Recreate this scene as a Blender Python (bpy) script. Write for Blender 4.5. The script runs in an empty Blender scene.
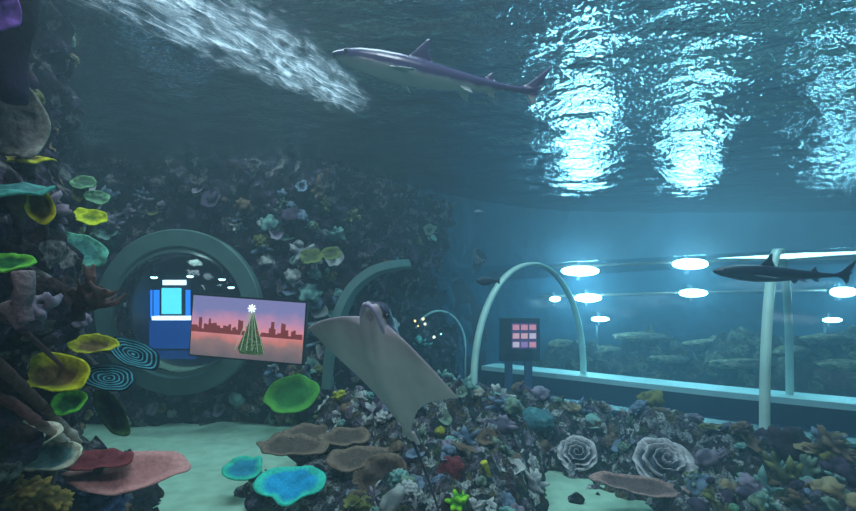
import bpy, math, random
from mathutils import Vector, Matrix, noise, Quaternion
random.seed(7)
PI = math.pi
SC = bpy.context.scene
COL = SC.collection
F, CX, HY, CZ = 460.0, 428.0, 300.0, 1.9

def P(px, py, Y):
    return Vector(((px - CX) / F * Y, Y, CZ - (py - HY) / F * Y))

def proj(p):
    return (CX + F * p.x / max(p.y, .1), HY - F * (p.z - CZ) / max(p.y, .1))

def s2l(c):
    return tuple(((v / 255) / 12.92 if v / 255 <= .04045 else ((v / 255 + .055) / 1.055) ** 2.4) for v in c)

# ------------------------------------------------------------------ materials
def new_mat(name):
    m = bpy.data.materials.new(name)
    m.use_nodes = True
    nt = m.node_tree
    nt.nodes.clear()
    return m, nt

def N(nt, t, **kw):
    n = nt.nodes.new(t)
    for k, v in kw.items():
        if k in n.inputs:
            n.inputs[k].default_value = v
        else:
            setattr(n, k, v)
    return n

def ramp(nt, src, stops, interp='LINEAR'):
    r = nt.nodes.new('ShaderNodeValToRGB')
    r.color_ramp.interpolation = interp
    els = r.color_ramp.elements
    while len(els) < len(stops):
        els.new(0.5)
    for e, (p, c) in zip(els, stops):
        e.position = p
        e.color = (*c, 1)
    nt.links.new(src, r.inputs[0])
    return r

def m_plain(name, rgb, rough=.6, metal=0.0, bump=0.0, scale=20, vary=.25, spec=.3):
    m, nt = new_mat(name)
    b = N(nt, 'ShaderNodeBsdfPrincipled', Roughness=rough, Metallic=metal)
    b.inputs['Specular IOR Level'].default_value = spec
    o = N(nt, 'ShaderNodeOutputMaterial')
    tc = N(nt, 'ShaderNodeTexCoord')
    nz = N(nt, 'ShaderNodeTexNoise', Scale=scale, Detail=4.0)
    nt.links.new(tc.outputs['Object'], nz.inputs['Vector'])
    c = s2l(rgb)
    lo = tuple(v * (1 - vary) for v in c)
    hi = tuple(min(1, v * (1 + vary)) for v in c)
    r = ramp(nt, nz.outputs['Fac'], [(.3, lo), (.7, hi)])
    nt.links.new(r.outputs[0], b.inputs['Base Color'])
    if bump:
        bp = N(nt, 'ShaderNodeBump', Strength=bump, Distance=.02)
        nt.links.new(nz.outputs['Fac'], bp.inputs['Height'])
        nt.links.new(bp.outputs[0], b.inputs['Normal'])
    nt.links.new(b.outputs[0], o.inputs[0])
    return m

def m_emit(name, rgb, strength):
    m, nt = new_mat(name)
    e = N(nt, 'ShaderNodeEmission', Strength=strength)
    e.inputs[0].default_value = (*s2l(rgb), 1)
    o = N(nt, 'ShaderNodeOutputMaterial')
    nt.links.new(e.outputs[0], o.inputs[0])
    return m

def m_coral(name, inner, rim, edge=.75, rings=0, mott=.45, rough=.75):
    """colour runs from the middle of the colony (attribute t=0) to its growing rim (t=1)"""
    m, nt = new_mat(name)
    b = N(nt, 'ShaderNodeBsdfPrincipled', Roughness=rough)
    b.inputs['Specular IOR Level'].default_value = .15
    o = N(nt, 'ShaderNodeOutputMaterial')
    at = N(nt, 'ShaderNodeAttribute', attribute_name='t')
    tc = N(nt, 'ShaderNodeTexCoord')
    nz = N(nt, 'ShaderNodeTexNoise', Scale=14.0, Detail=5.0)
    nt.links.new(tc.outputs['Object'], nz.inputs['Vector'])
    ad = N(nt, 'ShaderNodeMath', operation='MULTIPLY_ADD')
    nt.links.new(nz.outputs['Fac'], ad.inputs[0])
    ad.inputs[1].default_value = .3
    nt.links.new(at.outputs['Fac'], ad.inputs[2])
    a, c = s2l(inner), s2l(rim)
    if rings:
        sn = N(nt, 'ShaderNodeMath', operation='MULTIPLY')
        nt.links.new(at.outputs['Fac'], sn.inputs[0]); sn.inputs[1].default_value = rings * 2 * PI
        si = N(nt, 'ShaderNodeMath', operation='SINE')
        nt.links.new(sn.outputs[0], si.inputs[0])
        r = ramp(nt, si.outputs[0], [(.25, a), (.85, c)])
    else:
        r = ramp(nt, ad.outputs[0], [(edge - .2 + .1, a), (min(1, edge + .3), c)])
    nz2 = N(nt, 'ShaderNodeTexNoise', Scale=38.0, Detail=3.0)
    nt.links.new(tc.outputs['Object'], nz2.inputs['Vector'])
    g = ramp(nt, nz2.outputs['Fac'], [(.32, (1 - mott,) * 3), (.65, (1, 1, 1))])
    mx = N(nt, 'ShaderNodeMixRGB', blend_type='MULTIPLY')
    mx.inputs[0].default_value = 1
    nt.links.new(r.outputs[0], mx.inputs[1]); nt.links.new(g.outputs[0], mx.inputs[2])
    nt.links.new(mx.outputs[0], b.inputs['Base Color'])
    bp = N(nt, 'ShaderNodeBump', Strength=.5, Distance=.015)
    nt.links.new(nz2.outputs['Fac'], bp.inputs['Height'])
    nt.links.new(bp.outputs[0], b.inputs['Normal'])
    nt.links.new(b.outputs[0], o.inputs[0])
    return m

def m_reef(name, cols, scale=5.0, bump=.8):
    """crusted live rock: patches of differently coloured growth"""
    m, nt = new_mat(name)
    b = N(nt, 'ShaderNodeBsdfPrincipled', Roughness=.9)
    b.inputs['Specular IOR Level'].default_value = .1
    o = N(nt, 'ShaderNodeOutputMaterial')
    tc = N(nt, 'ShaderNodeTexCoord')
    w = N(nt, 'ShaderNodeTexNoise', Scale=scale * 1.3, Detail=3.0)
    nt.links.new(tc.outputs['Object'], w.inputs['Vector'])
    mxv = N(nt, 'ShaderNodeMixRGB'); mxv.inputs[0].default_value = .18
    nt.links.new(tc.outputs['Object'], mxv.inputs[1]); nt.links.new(w.outputs['Color'], mxv.inputs[2])
    v = N(nt, 'ShaderNodeTexVoronoi', Scale=scale * 2.2)
    nt.links.new(mxv.outputs[0], v.inputs['Vector'])
    sep = N(nt, 'ShaderNodeSeparateColor')
    nt.links.new(v.outputs['Color'], sep.inputs[0])
    st = [(i / len(cols), s2l(c)) for i, c in enumerate(cols)]
    r = ramp(nt, sep.outputs[0], st, 'CONSTANT')
    nz = N(nt, 'ShaderNodeTexNoise', Scale=scale * 5, Detail=6.0, Roughness=.65)
    nt.links.new(tc.outputs['Object'], nz.inputs['Vector'])
    g = ramp(nt, nz.outputs['Fac'], [(.36, (.12, .12, .14)), (.5, (.7, .7, .7)), (.68, (1.6, 1.6, 1.6))])
    mx = N(nt, 'ShaderNodeMixRGB', blend_type='MULTIPLY'); mx.inputs[0].default_value = 1
    nt.links.new(r.outputs[0], mx.inputs[1]); nt.links.new(g.outputs[0], mx.inputs[2])
    nt.links.new(mx.outputs[0], b.inputs['Base Color'])
    bp = N(nt, 'ShaderNodeBump', Strength=bump, Distance=.05)
    nt.links.new(nz.outputs['Fac'], bp.inputs['Height'])
    nt.links.new(bp.outputs[0], b.inputs['Normal'])
    nt.links.new(b.outputs[0], o.inputs[0])
    return m

def m_acrylic(name, tint=(.86, .95, .98), rough=.06, ior=1.22, k=1.0):
    m, nt = new_mat(name)
    tr = N(nt, 'ShaderNodeBsdfTransparent'); tr.inputs[0].default_value = (*tint, 1)
    gl = N(nt, 'ShaderNodeBsdfGlossy', Roughness=rough)
    fr = N(nt, 'ShaderNodeFresnel', IOR=ior)
    mu = N(nt, 'ShaderNodeMath', operation='MULTIPLY'); mu.inputs[1].default_value = k
    nt.links.new(fr.outputs[0], mu.inputs[0])
    mx = N(nt, 'ShaderNodeMixShader')
    nt.links.new(mu.outputs[0], mx.inputs[0]); nt.links.new(tr.outputs[0], mx.inputs[1]); nt.links.new(gl.outputs[0], mx.inputs[2])
    o = N(nt, 'ShaderNodeOutputMaterial')
    nt.links.new(mx.outputs[0], o.inputs[0])
    return m

# ------------------------------------------------------------------ object helpers
def mk(name, vs, fs, mat, parent=None, smooth=True, t=None):
    me = bpy.data.meshes.new(name)
    me.from_pydata([tuple(v) for v in vs], [], fs)
    me.materials.append(mat)
    if smooth:
        me.polygons.foreach_set('use_smooth', [True] * len(me.polygons))
    if t is not None:
        a = me.attributes.new('t', 'FLOAT', 'POINT')
        a.data.foreach_set('value', t)
    me.update()
    o = bpy.data.objects.new(name, me)
    COL.objects.link(o)
    if parent:
        o.parent = parent
    return o

def tag(o, label=None, cat=None, group=None, kind=None):
    if label: o['label'] = label
    if cat: o['category'] = cat
    if group: o['group'] = group
    if kind: o['kind'] = kind
    return o

def thing(name, label, cat, loc=(0, 0, 0), group=None, rot=None):
    o = bpy.data.objects.new(name, None)
    o.empty_display_size = .1
    COL.objects.link(o)
    o.location = loc
    if rot is not None:
        o.rotation_mode = 'QUATERNION'
        o.rotation_quaternion = rot
    return tag(o, label, cat, group)

def orient(normal, roll=0.0):
    n = Vector(normal).normalized()
    return n.to_track_quat('Z', 'Y') @ Quaternion((0, 0, 1), roll)

def put(o, loc, normal=None, roll=0.0, scale=None):
    o.location = loc
    if normal is not None:
        o.rotation_mode = 'QUATERNION'
        o.rotation_quaternion = orient(normal, roll)
    if scale is not None:
        o.scale = (scale,) * 3 if isinstance(scale, (int, float)) else scale
    return o

class MB:
    def __init__(s): s.v, s.f, s.t = [], [], []
    def add(s, vs, fs, t=None):
        k = len(s.v)
        s.v += [Vector(v) for v in vs]
        s.f += [tuple(i + k for i in f) for f in fs]
        s.t += t if t else [0.0] * len(vs)
    def box(s, c, d, M=None):
        vs = [Vector((c[0] + x * d[0] / 2, c[1] + y * d[1] / 2, c[2] + z * d[2] / 2)) for x in (-1, 1) for y in (-1, 1) for z in (-1, 1)]
        if M: vs = [M @ v for v in vs]
        s.add(vs, [(0, 1, 3, 2), (4, 6, 7, 5), (0, 4, 5, 1), (2, 3, 7, 6), (0, 2, 6, 4), (1, 5, 7, 3)])
    def tube(s, pts, rad, n=10, hollow=False, t=None):
        pts = [Vector(p) for p in pts]
        rows, up = [], Vector((0.3, 0.2, 1)).normalized()
        vs, fs, tt = [], [], []
        for i, p in enumerate(pts):
            d = (pts[min(i + 1, len(pts) - 1)] - pts[max(i - 1, 0)]).normalized()
            a = d.cross(up)
            if a.length < .1: a = d.cross(Vector((1, 0, 0)))
            a.normalize(); b = d.cross(a)
            r = rad[i] if isinstance(rad, (list, tuple)) else rad
            for k in range(n):
                an = 2 * PI * k / n
                vs.append(p + (a * math.cos(an) + b * math.sin(an)) * r)
                tt.append(i / (len(pts) - 1) if t is None else t[i])
        for i in range(len(pts) - 1):
            for k in range(n):
                fs.append((i * n + k, i * n + (k + 1) % n, (i + 1) * n + (k + 1) % n, (i + 1) * n + k))
        fs.append(tuple(range(n - 1, -1, -1)))
        fs.append(tuple((len(pts) - 1) * n + k for k in range(n)))
        s.add(vs, fs, tt)
    def build(s, name, mat, parent=None, smooth=False):
        return mk(name, s.v, s.f, mat, parent, smooth, s.t)

def apply_mods(o):
    dg = bpy.context.evaluated_depsgraph_get()
    me = bpy.data.meshes.new_from_object(o.evaluated_get(dg))
    o.modifiers.clear()
    o.data = me
    return o

def remesh(o, vox, smooth=2):
    m = o.modifiers.new('r', 'REMESH'); m.mode = 'VOXEL'; m.voxel_size = vox; m.use_smooth_shade = True
    if smooth:
        s = o.modifiers.new('s', 'SMOOTH'); s.iterations = smooth; s.factor = .5
    return apply_mods(o)

def fbm(p, o=4):
    return noise.fractal(p, 1.0, 2.1, o)

def knob(p):
    d = noise.voronoi(p)[0][0]
    return max(0, 1 - d * 1.3)

# unit icosphere
def ico(sub):
    import bmesh
    bm = bmesh.new()
    bmesh.ops.create_icosphere(bm, subdivisions=sub, radius=1)
    vs = [v.co.copy() for v in bm.verts]
    fs = [tuple(v.index for v in f.verts) for f in bm.faces]
    bm.free()
    return vs, fs
ICO3, ICO4, ICO5 = ico(3), ico(4), ico(5)

# ------------------------------------------------------------------ palette
M = {}
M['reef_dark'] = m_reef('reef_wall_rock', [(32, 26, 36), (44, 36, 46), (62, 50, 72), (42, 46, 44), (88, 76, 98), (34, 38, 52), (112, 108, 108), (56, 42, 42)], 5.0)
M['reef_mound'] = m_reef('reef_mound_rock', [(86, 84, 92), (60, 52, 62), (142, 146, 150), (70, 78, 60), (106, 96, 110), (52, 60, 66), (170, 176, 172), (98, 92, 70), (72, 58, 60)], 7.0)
M['far_reef'] = m_reef('far_reef_rock', [(40, 48, 44), (84, 74, 56), (34, 44, 48), (104, 100, 76), (52, 44, 44)], 3.0)
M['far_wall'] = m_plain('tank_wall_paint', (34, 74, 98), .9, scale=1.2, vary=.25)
M['sand'] = m_plain('pale_sand', (156, 192, 168), .95, bump=.5, scale=5, vary=.16)
M['rim'] = m_plain('acrylic_joint', (196, 232, 222), .4, scale=3, vary=.12)
M['flange'] = m_plain('window_flange', (84, 112, 108), .5, scale=3, vary=.2)
M['navy'] = m_plain('navy_kerb', (32, 36, 78), .6, scale=4, vary=.15)
M['ledge'] = m_plain('pale_ledge', (196, 226, 218), .5, scale=3, vary=.1)
M['black'] = m_plain('black_plastic', (16, 16, 20), .5, vary=.1)
M['dark'] = m_plain('dark_panel', (28, 32, 48), .6, vary=.1)
M['grey'] = m_plain('grey_metal', (120, 128, 134), .4, .6, vary=.1)
M['acrylic'] = m_acrylic('acrylic_pane', k=.4)
M['dome'] = m_acrylic('dome_acrylic', (.85, .93, .97), .03, 1.25)
M['lens'] = m_emit('floodlight_lens', (170, 240, 255), 150)
M['reflected_lens'] = m_emit('lamp_reflection_glow', (170, 240, 255), 55)  # glow for the modelled reflections of the lamps

# ------------------------------------------------------------------ sand
def grid(x0, x1, y0, y1, step, zf):
    nx, ny = int((x1 - x0) / step) + 1, int((y1 - y0) / step) + 1
    vs = [(x0 + (x1 - x0) * i / (nx - 1), y0 + (y1 - y0) * j / (ny - 1)) for j in range(ny) for i in range(nx)]
    vs = [Vector((x, y, zf(x, y))) for x, y in vs]
    fs = [(j * nx + i, j * nx + i + 1, (j + 1) * nx + i + 1, (j + 1) * nx + i) for j in range(ny - 1) for i in range(nx - 1)]
    return vs, fs

vs, fs = grid(-8, 14, -1, 12.5, .1, lambda x, y: .03 * noise.noise(Vector((x * 1.3, y * 2.2, 0))) + .012 * noise.noise(Vector((x * 4, y * 6, 3))))
tag(mk('floor', vs, fs, M['sand']), 'pale green-tinted sand bed of the tank', kind='structure')

# ------------------------------------------------------------------ reef walls
def catmull(pts, n):
    pts = [Vector(p) for p in pts]
    out = []
    seg = len(pts) - 1
    for k in range(n + 1):
        u = k / n * seg
        i = min(int(u), seg - 1); t = u - i
        p0, p1, p2, p3 = pts[max(i - 1, 0)], pts[i], pts[i + 1], pts[min(i + 2, seg)]
        out.append(.5 * ((2 * p1) + (p2 - p0) * t + (2 * p0 - 5 * p1 + 4 * p2 - p3) * t * t + (3 * p1 - p0 - 3 * p2 + p3) * t ** 3))
    return out

WIN_C = P(181, 312, 6.95); WIN_R = 1.0      # round window, flange outer radius 1.24
def wall_grid(plan, nu, nv, z1, amp, hole=None, lean=0.0):
    c = catmull(plan, nu)
    pos, nor = [], []
    for j in range(nv + 1):
        z = -.15 + (z1 + .15) * j / nv
        for i in range(nu + 1):
            d = (c[min(i + 1, nu)] - c[max(i - 1, 0)]).normalized()
            n = Vector((d.y, -d.x, 0))       # towards the water (plan runs left to right seen from the camera)
            p = Vector((c[i].x, c[i].y, z)) + n * lean * (1 - z / z1)
            a = amp(i / nu)
            q = 1.0
            if hole:
                r = math.hypot(p.x - hole[0].x, p.z - hole[0].z)
                q = min(1, max(0, (r - 1.25) / .35))
            dsp = .9 * a * fbm(p * .8) + .75 * a * (knob(p * 2.6) - .35) + .4 * a * (knob(p * 6.5 + Vector((9, 2, 1))) - .3) + .2 * a * fbm(p * 8, 3)
            pos.append(p + n * (dsp * q - .05 * (1 - q)))
            nor.append(n)
    fs = []
    for j in range(nv):
        for i in range(nu):
            f = (j * (nu + 1) + i, j * (nu + 1) + i + 1, (j + 1) * (nu + 1) + i + 1, (j + 1) * (nu + 1) + i)
            if hole:
                m = sum((pos[k] for k in f), Vector()) / 4
                if math.hypot(m.x - hole[0].x, m.z - hole[0].z) < hole[1] and m.y < 9: continue
            fs.append(f)
    return pos, nor, fs, nu, nv

LEFT_PLAN = [(-1.35, .9, 0), (-1.75, 1.7, 0), (-2.25, 2.6, 0), (-2.95, 3.6, 0), (-3.75, 4.7, 0), (-4.6, 5.8, 0), (-5.5, 7.2, 0)]
BACK_PLAN = [(-6.4, 6.95, 0), (-4.6, 6.97, 0), (-2.6, 6.95, 0), (-1.5, 7.2, 0), (-.75, 8.1, 0), (.3, 9.3, 0), (1.7, 10.3, 0), (3.2, 11, 0), (5.5, 11.25, 0), (8, 11.25, 0), (11, 11, 0), (14.5, 10, 0)]
WL = wall_grid(LEFT_PLAN, 170, 98, 4.25, lambda u: .28)
WB = wall_grid(BACK_PLAN, 460, 88, 4.25, lambda u: .3 if u < .42 else max(.03, .3 - (u - .42) * 3), (WIN_C, 1.1))
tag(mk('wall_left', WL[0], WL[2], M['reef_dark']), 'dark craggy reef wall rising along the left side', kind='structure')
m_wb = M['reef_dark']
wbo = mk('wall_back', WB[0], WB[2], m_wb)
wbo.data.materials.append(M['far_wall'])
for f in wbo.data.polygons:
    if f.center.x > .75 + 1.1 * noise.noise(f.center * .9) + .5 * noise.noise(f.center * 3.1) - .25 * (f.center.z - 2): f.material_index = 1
tag(wbo, 'dark reef wall at the back of the tank, around the round window', kind='structure')

# ------------------------------------------------------------------ water: surface and haze
def wave(x, y):
    p = Vector((x, y, 0))
    return .030 * noise.noise(Vector((x * 1.5, y * 2.2, 1.7))) + .022 * noise.noise(Vector((x * 3.4 + y * .8, y * 5.0, 5.1))) + .008 * noise.noise(Vector((x * 8 - y, y * 12, 2.1)))
SURF = 4.04
vs, fs = grid(-8, 15, -2.5, 12.6, .055, lambda x, y: SURF + wave(x, y))
fs = [f[::-1] for f in fs]
m, nt = new_mat('rippled_water_surface')
tr = N(nt, 'ShaderNodeBsdfTransparent'); tr.inputs[0].default_value = (.7, .86, .9, 1)
gl = N(nt, 'ShaderNodeBsdfGlossy', Roughness=.05); gl.inputs[0].default_value = (.32, .42, .45, 1)
ge = N(nt, 'ShaderNodeNewGeometry')
dt = N(nt, 'ShaderNodeVectorMath', operation='DOT_PRODUCT')
nt.links.new(ge.outputs['Normal'], dt.inputs[0]); nt.links.new(ge.outputs['Incoming'], dt.inputs[1])
ab = N(nt, 'ShaderNodeMath', operation='ABSOLUTE'); nt.links.new(dt.outputs['Value'], ab.inputs[0])
mr = N(nt, 'ShaderNodeMapRange'); nt.links.new(ab.outputs[0], mr.inputs[0])
for i, v in zip((1, 2, 3, 4), (.55, .72, .93, .08)): mr.inputs[i].default_value = v
tc = N(nt, 'ShaderNodeTexCoord')
mp = N(nt, 'ShaderNodeMapping'); mp.inputs['Scale'].default_value = (13, 15, 1)
nt.links.new(tc.outputs['Object'], mp.inputs[0])
nz = N(nt, 'ShaderNodeTexNoise', Scale=1.0, Detail=3.0); nt.links.new(mp.outputs[0], nz.inputs['Vector'])
bp = N(nt, 'ShaderNodeBump', Strength=.6, Distance=.03); nt.links.new(nz.outputs['Fac'], bp.inputs['Height'])
nt.links.new(bp.outputs[0], gl.inputs['Normal'])
mx = N(nt, 'ShaderNodeMixShader')
nt.links.new(mr.outputs[0], mx.inputs[0]); nt.links.new(tr.outputs[0], mx.inputs[1]); nt.links.new(gl.outputs[0], mx.inputs[2])
o = N(nt, 'ShaderNodeOutputMaterial'); nt.links.new(mx.outputs[0], o.inputs[0])
tag(mk('water_surface', vs, fs, m), 'rippled water surface seen from below', 'water', kind='structure')

m, nt = new_mat('hazy_water')
HZ = .030
sca = N(nt, 'ShaderNodeVolumeScatter', Density=HZ, Anisotropy=.55); sca.inputs['Color'].default_value = (.5, .74, .9, 1)
abz = N(nt, 'ShaderNodeVolumeAbsorption', Density=.05); abz.inputs['Color'].default_value = (.3, .7, .88, 1)
ads = N(nt, 'ShaderNodeAddShader')
nt.links.new(sca.outputs[0], ads.inputs[0]); nt.links.new(abz.outputs[0], ads.inputs[1])
o = N(nt, 'ShaderNodeOutputMaterial'); nt.links.new(ads.outputs[0], o.inputs['Volume'])
b = MB(); b.box((3, 5, 1.82), (24, 16, 4.34))
tag(b.build('water', m), 'hazy blue-green water filling the tank', 'water', kind='stuff')

# ------------------------------------------------------------------ round window
def ring(r0, r1, y0, y1, n=72, bev=.02):
    prof = [(r0, y1), (r0, y0 + bev), (r0 + bev, y0), (r1 - bev, y0), (r1, y0 + bev), (r1, y1)]
    vs, fs = [], []
    for k in range(n):
        a = 2 * PI * k / n
        for r, y in prof: vs.append(Vector((math.cos(a) * r, y, math.sin(a) * r)))
    m_ = len(prof)
    for k in range(n):
        for i in range(m_):
            fs.append((k * m_ + i, k * m_ + (i + 1) % m_, ((k + 1) % n) * m_ + (i + 1) % m_, ((k + 1) % n) * m_ + i))
    return vs, fs
w = bpy.data.objects.new('window_1', None); COL.objects.link(w); w.location = WIN_C
tag(w, 'round domed viewing window in the reef wall', kind='structure')
vs, fs = ring(.97, 1.24, -.12, .12)
mk('window_frame', vs, fs, M['flange'], w, False)
vs, fs = ring(.93, 1.0, -.08, .3)
mk('inner_frame', vs, fs, M['dark'], w)
vs, fs, n1, n2 = [], [], 18, 56
for i in range(n1 + 1):
    th = i / n1 * math.radians(72)
    for k in range(n2):
        a = 2 * PI * k / n2
        R = .98 / math.sin(math.radians(72))
        vs.append(Vector((R * math.sin(th) * math.cos(a), -.06 - (R * math.cos(th) - R * math.cos(math.radians(72))) * .8, R * math.sin(th) * math.sin(a))))
for i in range(n1):
    for k in range(n2):
        fs.append((i * n2 + k, i * n2 + (k + 1) % n2, (i + 1) * n2 + (k + 1) % n2, (i + 1) * n2 + k))
mk('pane', vs, fs, M['dome'], w)

# room behind the round window
RY0, RY1 = 7.25, 10.2
rx0, rx1 = WIN_C.x - 1.5, WIN_C.x + 1.6
fl = WIN_C.z - .75
room = m_plain('corridor_paint', (26, 30, 48), .5, vary=.1)
b = MB(); b.box(((rx0 + rx1) / 2, RY1 + .05, fl + 1), (rx1 - rx0, .1, 2.4)); tag(b.build('wall_corridor', room), kind='structure')
b = MB(); b.box((rx0, (RY0 + RY1) / 2, fl + 1), (.1, RY1 - RY0, 2.4)); tag(b.build('wall_corridor_left', room), kind='structure')
b = MB(); b.box((rx1, (RY0 + RY1) / 2, fl + 1), (.1, RY1 - RY0, 2.4)); tag(b.build('wall_corridor_right', room), kind='structure')
b = MB(); b.box(((rx0 + rx1) / 2, (RY0 + RY1) / 2, fl + 2.0), (rx1 - rx0, RY1 - RY0, .1)); tag(b.build('ceiling_corridor', room), kind='structure')
b = MB(); b.box(((rx0 + rx1) / 2, (RY0 + RY1) / 2, fl - .05), (rx1 - rx0, RY1 - RY0, .1))
tag(b.build('floor_corridor', m_plain('polished_blue_floor', (20, 40, 80), .12, vary=.1, spec=.8)), kind='structure')

def quad_panel(name, a, c, Y, mat, parent, th=.03):
    """upright board between pixel corners a (top left) and c (bottom right) at distance Y"""
    p, q = P(a[0], a[1], Y), P(c[0], c[1], Y)
    b = MB(); b.box(((p.x + q.x) / 2, Y, (p.z + q.z) / 2), (abs(q.x - p.x), th, abs(q.z - p.z)))
    return b.build(name, mat, parent)
KY = 8.6
k = thing('lit_kiosk', 'blue glowing kiosk with bright cyan screen seen inside the round window', 'kiosk')
cy = m_emit('cyan_screen', (90, 215, 255), 1.9); wl = m_emit('white_light_box', (225, 245, 255), 2.4); bl = m_emit('blue_side_light', (40, 130, 245), 1.7)
quad_panel('cabinet', (146, 274), (194, 326), KY + .14, M['dark'], k, .2)
quad_panel('screen', (162, 288), (181, 314), KY, cy, k)
quad_panel('sign_light', (163, 280), (186, 285), KY, wl, k)
for x0, x1 in ((147, 152), (154, 159), (186, 190)):
    quad_panel('side_light', (x0, 290), (x1, 318), KY, bl, k)
quad_panel('counter', (155, 316), (192, 320), KY - .1, wl, k, .2)
quad_panel('counter_base', (152, 320), (194, 348), KY + .05, m_emit('painted_floor_glow', (28, 92, 190), .55), k, .2)  # base glows to stand in for blue light reflected on the floor
for i, (x, y, lab) in enumerate(((154, 277, 'small ceiling downlight above the blue kiosk, leftmost'), (190, 276, 'small ceiling downlight just above right corner of blue kiosk'),
                                 (222, 279, 'small ceiling downlight inside round window above the skyline panel'), (231, 287, 'greenish small ceiling downlight at right inside round window'))):
    d = thing('downlight', lab, 'downlight', P(x, y, 8.3), 'downlights inside the round window')
    b = MB(); b.tube([(0, 0, .09), (0, 0, 0)], [.07, .07], 14); b.build('housing', M['black'], d, True)
    b = MB(); b.tube([(0, 0, 0), (0, 0, -.02), (0, 0, -.03)], [.055, .05, .02], 14); b.build('bulb', m_emit('downlight_bulb', (190, 240, 255), 9), d, True)
    b = MB(); b.tube([(0, 0, .09), (0, 0, fl + 1.96 - P(x, y, 8.3).z)], .012, 8); b.build('stem', M['grey'], d, True)

# lit skyline panel in front of the round window
PY = 6.12
pc = P(247, 329, PY)
pw, ph = 117 / F * PY, 60 / F * PY
sg = thing('skyline_display', 'backlit pink sunset city skyline panel overlapping the round window', 'display panel', pc)
sg.rotation_euler = (0, math.radians(4.0), math.radians(-6))
b = MB(); b.box((0, .04, 0), (pw + .05, .06, ph + .05)); b.build('frame', M['black'], sg)
b = MB()
b.tube([(pw * .46, .05, .1), (pw * .46, 1.0, .1)], .025, 8); b.build('bracket', M['grey'], sg, True)
b = MB(); b.tube([(pw * .46, .05, -.2), (pw * .46, 1.0, -.2)], .025, 8); b.build('bracket', M['grey'], sg, True)
m, nt = new_mat('sunset_print')
tc = N(nt, 'ShaderNodeTexCoord'); sp = N(nt, 'ShaderNodeSeparateXYZ'); nt.links.new(tc.outputs['Object'], sp.inputs[0])
mr = N(nt, 'ShaderNodeMapRange'); mr.inputs[1].default_value = -ph / 2; mr.inputs[2].default_value = ph / 2
nz = N(nt, 'ShaderNodeTexNoise', Scale=4.0, Detail=4.0); nt.links.new(tc.outputs['Object'], nz.inputs['Vector'])
ma = N(nt, 'ShaderNodeMath', operation='MULTIPLY_ADD'); ma.inputs[1].default_value = .3; nt.links.new(nz.outputs['Fac'], ma.inputs[0]); nt.links.new(sp.outputs['Z'], ma.inputs[2])
nt.links.new(ma.outputs[0], mr.inputs[0])
r = ramp(nt, mr.outputs[0], [(.18, s2l((104, 92, 98))), (.42, s2l((146, 112, 110))), (.52, s2l((206, 120, 112))), (.66, s2l((226, 140, 150))), (.82, s2l((196, 136, 168))), (1.0, s2l((128, 124, 172)))])
e = N(nt, 'ShaderNodeEmission', Strength=1.15); nt.links.new(r.outputs[0], e.inputs[0])
o = N(nt, 'ShaderNodeOutputMaterial'); nt.links.new(e.outputs[0], o.inputs[0])
b = MB(); b.box((0, 0, 0), (pw, .02, ph)); b.build('picture', m, sg)
rs = random.Random(5)
top, x = [], -pw / 2
while x < pw / 2:
    wd = rs.uniform(.02, .05); h = rs.uniform(-.06, .03) + (.09 if rs.random() < .22 else 0)
    x2 = min(pw / 2, x + wd); top += [(x, h), (x2, h)]; x = x2
pts = top
vs, fs = [], []
for yy in (-.011, -.022):
    for (a, c) in pts: vs.append(Vector((a, yy, c)))
    for (a, c) in pts: vs.append(Vector((a, yy, -.085)))
n = len(pts)
for k in range(n - 1):
    fs += [(2 * n + k, 2 * n + k + 1, 3 * n + k + 1, 3 * n + k), (k, 2 * n + k, 2 * n + k + 1, k + 1)]
mk('skyline', vs, fs, m_emit('skyline_print', (150, 62, 58), .7), sg, False)
tx = (253 - 247) / F * PY
m, nt = new_mat('tree_print')
tc = N(nt, 'ShaderNodeTexCoord'); wv = N(nt, 'ShaderNodeTexNoise', Scale=60.0, Detail=2.0); nt.links.new(tc.outputs['Object'], wv.inputs['Vector'])
r = ramp(nt, wv.outputs['Fac'], [(.42, s2l((28, 58, 36))), (.56, s2l((66, 120, 52))), (.68, s2l((170, 190, 120)))])
e = N(nt, 'ShaderNodeEmission', Strength=.6); nt.links.new(r.outputs[0], e.inputs[0])
o = N(nt, 'ShaderNodeOutputMaterial'); nt.links.new(e.outputs[0], o.inputs[0])
b = MB(); b.tube([(tx, -.035, -.33), (tx, -.035, -.26), (tx, -.035, .0), (tx, -.035, .22)], [.16, .19, .09, .012], 12)
o = b.build('tree_ornament', m, sg, True)
o.scale = (1, .2, 1)
b = MB()
for k in range(6):
    a = (k / 5 - .5) * 2
    b.tube([(tx + a * .02, -.06, .27), (tx + a * .2, -.06, -.28)], .004, 6)
b.build('light_string', m_emit('light_string', (180, 200, 170), .8), sg, True)
b = MB()
for k in range(4):
    a = k * PI / 4
    b.tube([(tx - math.cos(a) * .055, -.06, .28 - math.sin(a) * .055), (tx + math.cos(a) * .055, -.06, .28 + math.sin(a) * .055)], .009, 6)
b.build('star', m_emit('star_light', (240, 255, 250), 2.0), sg, True)

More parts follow.
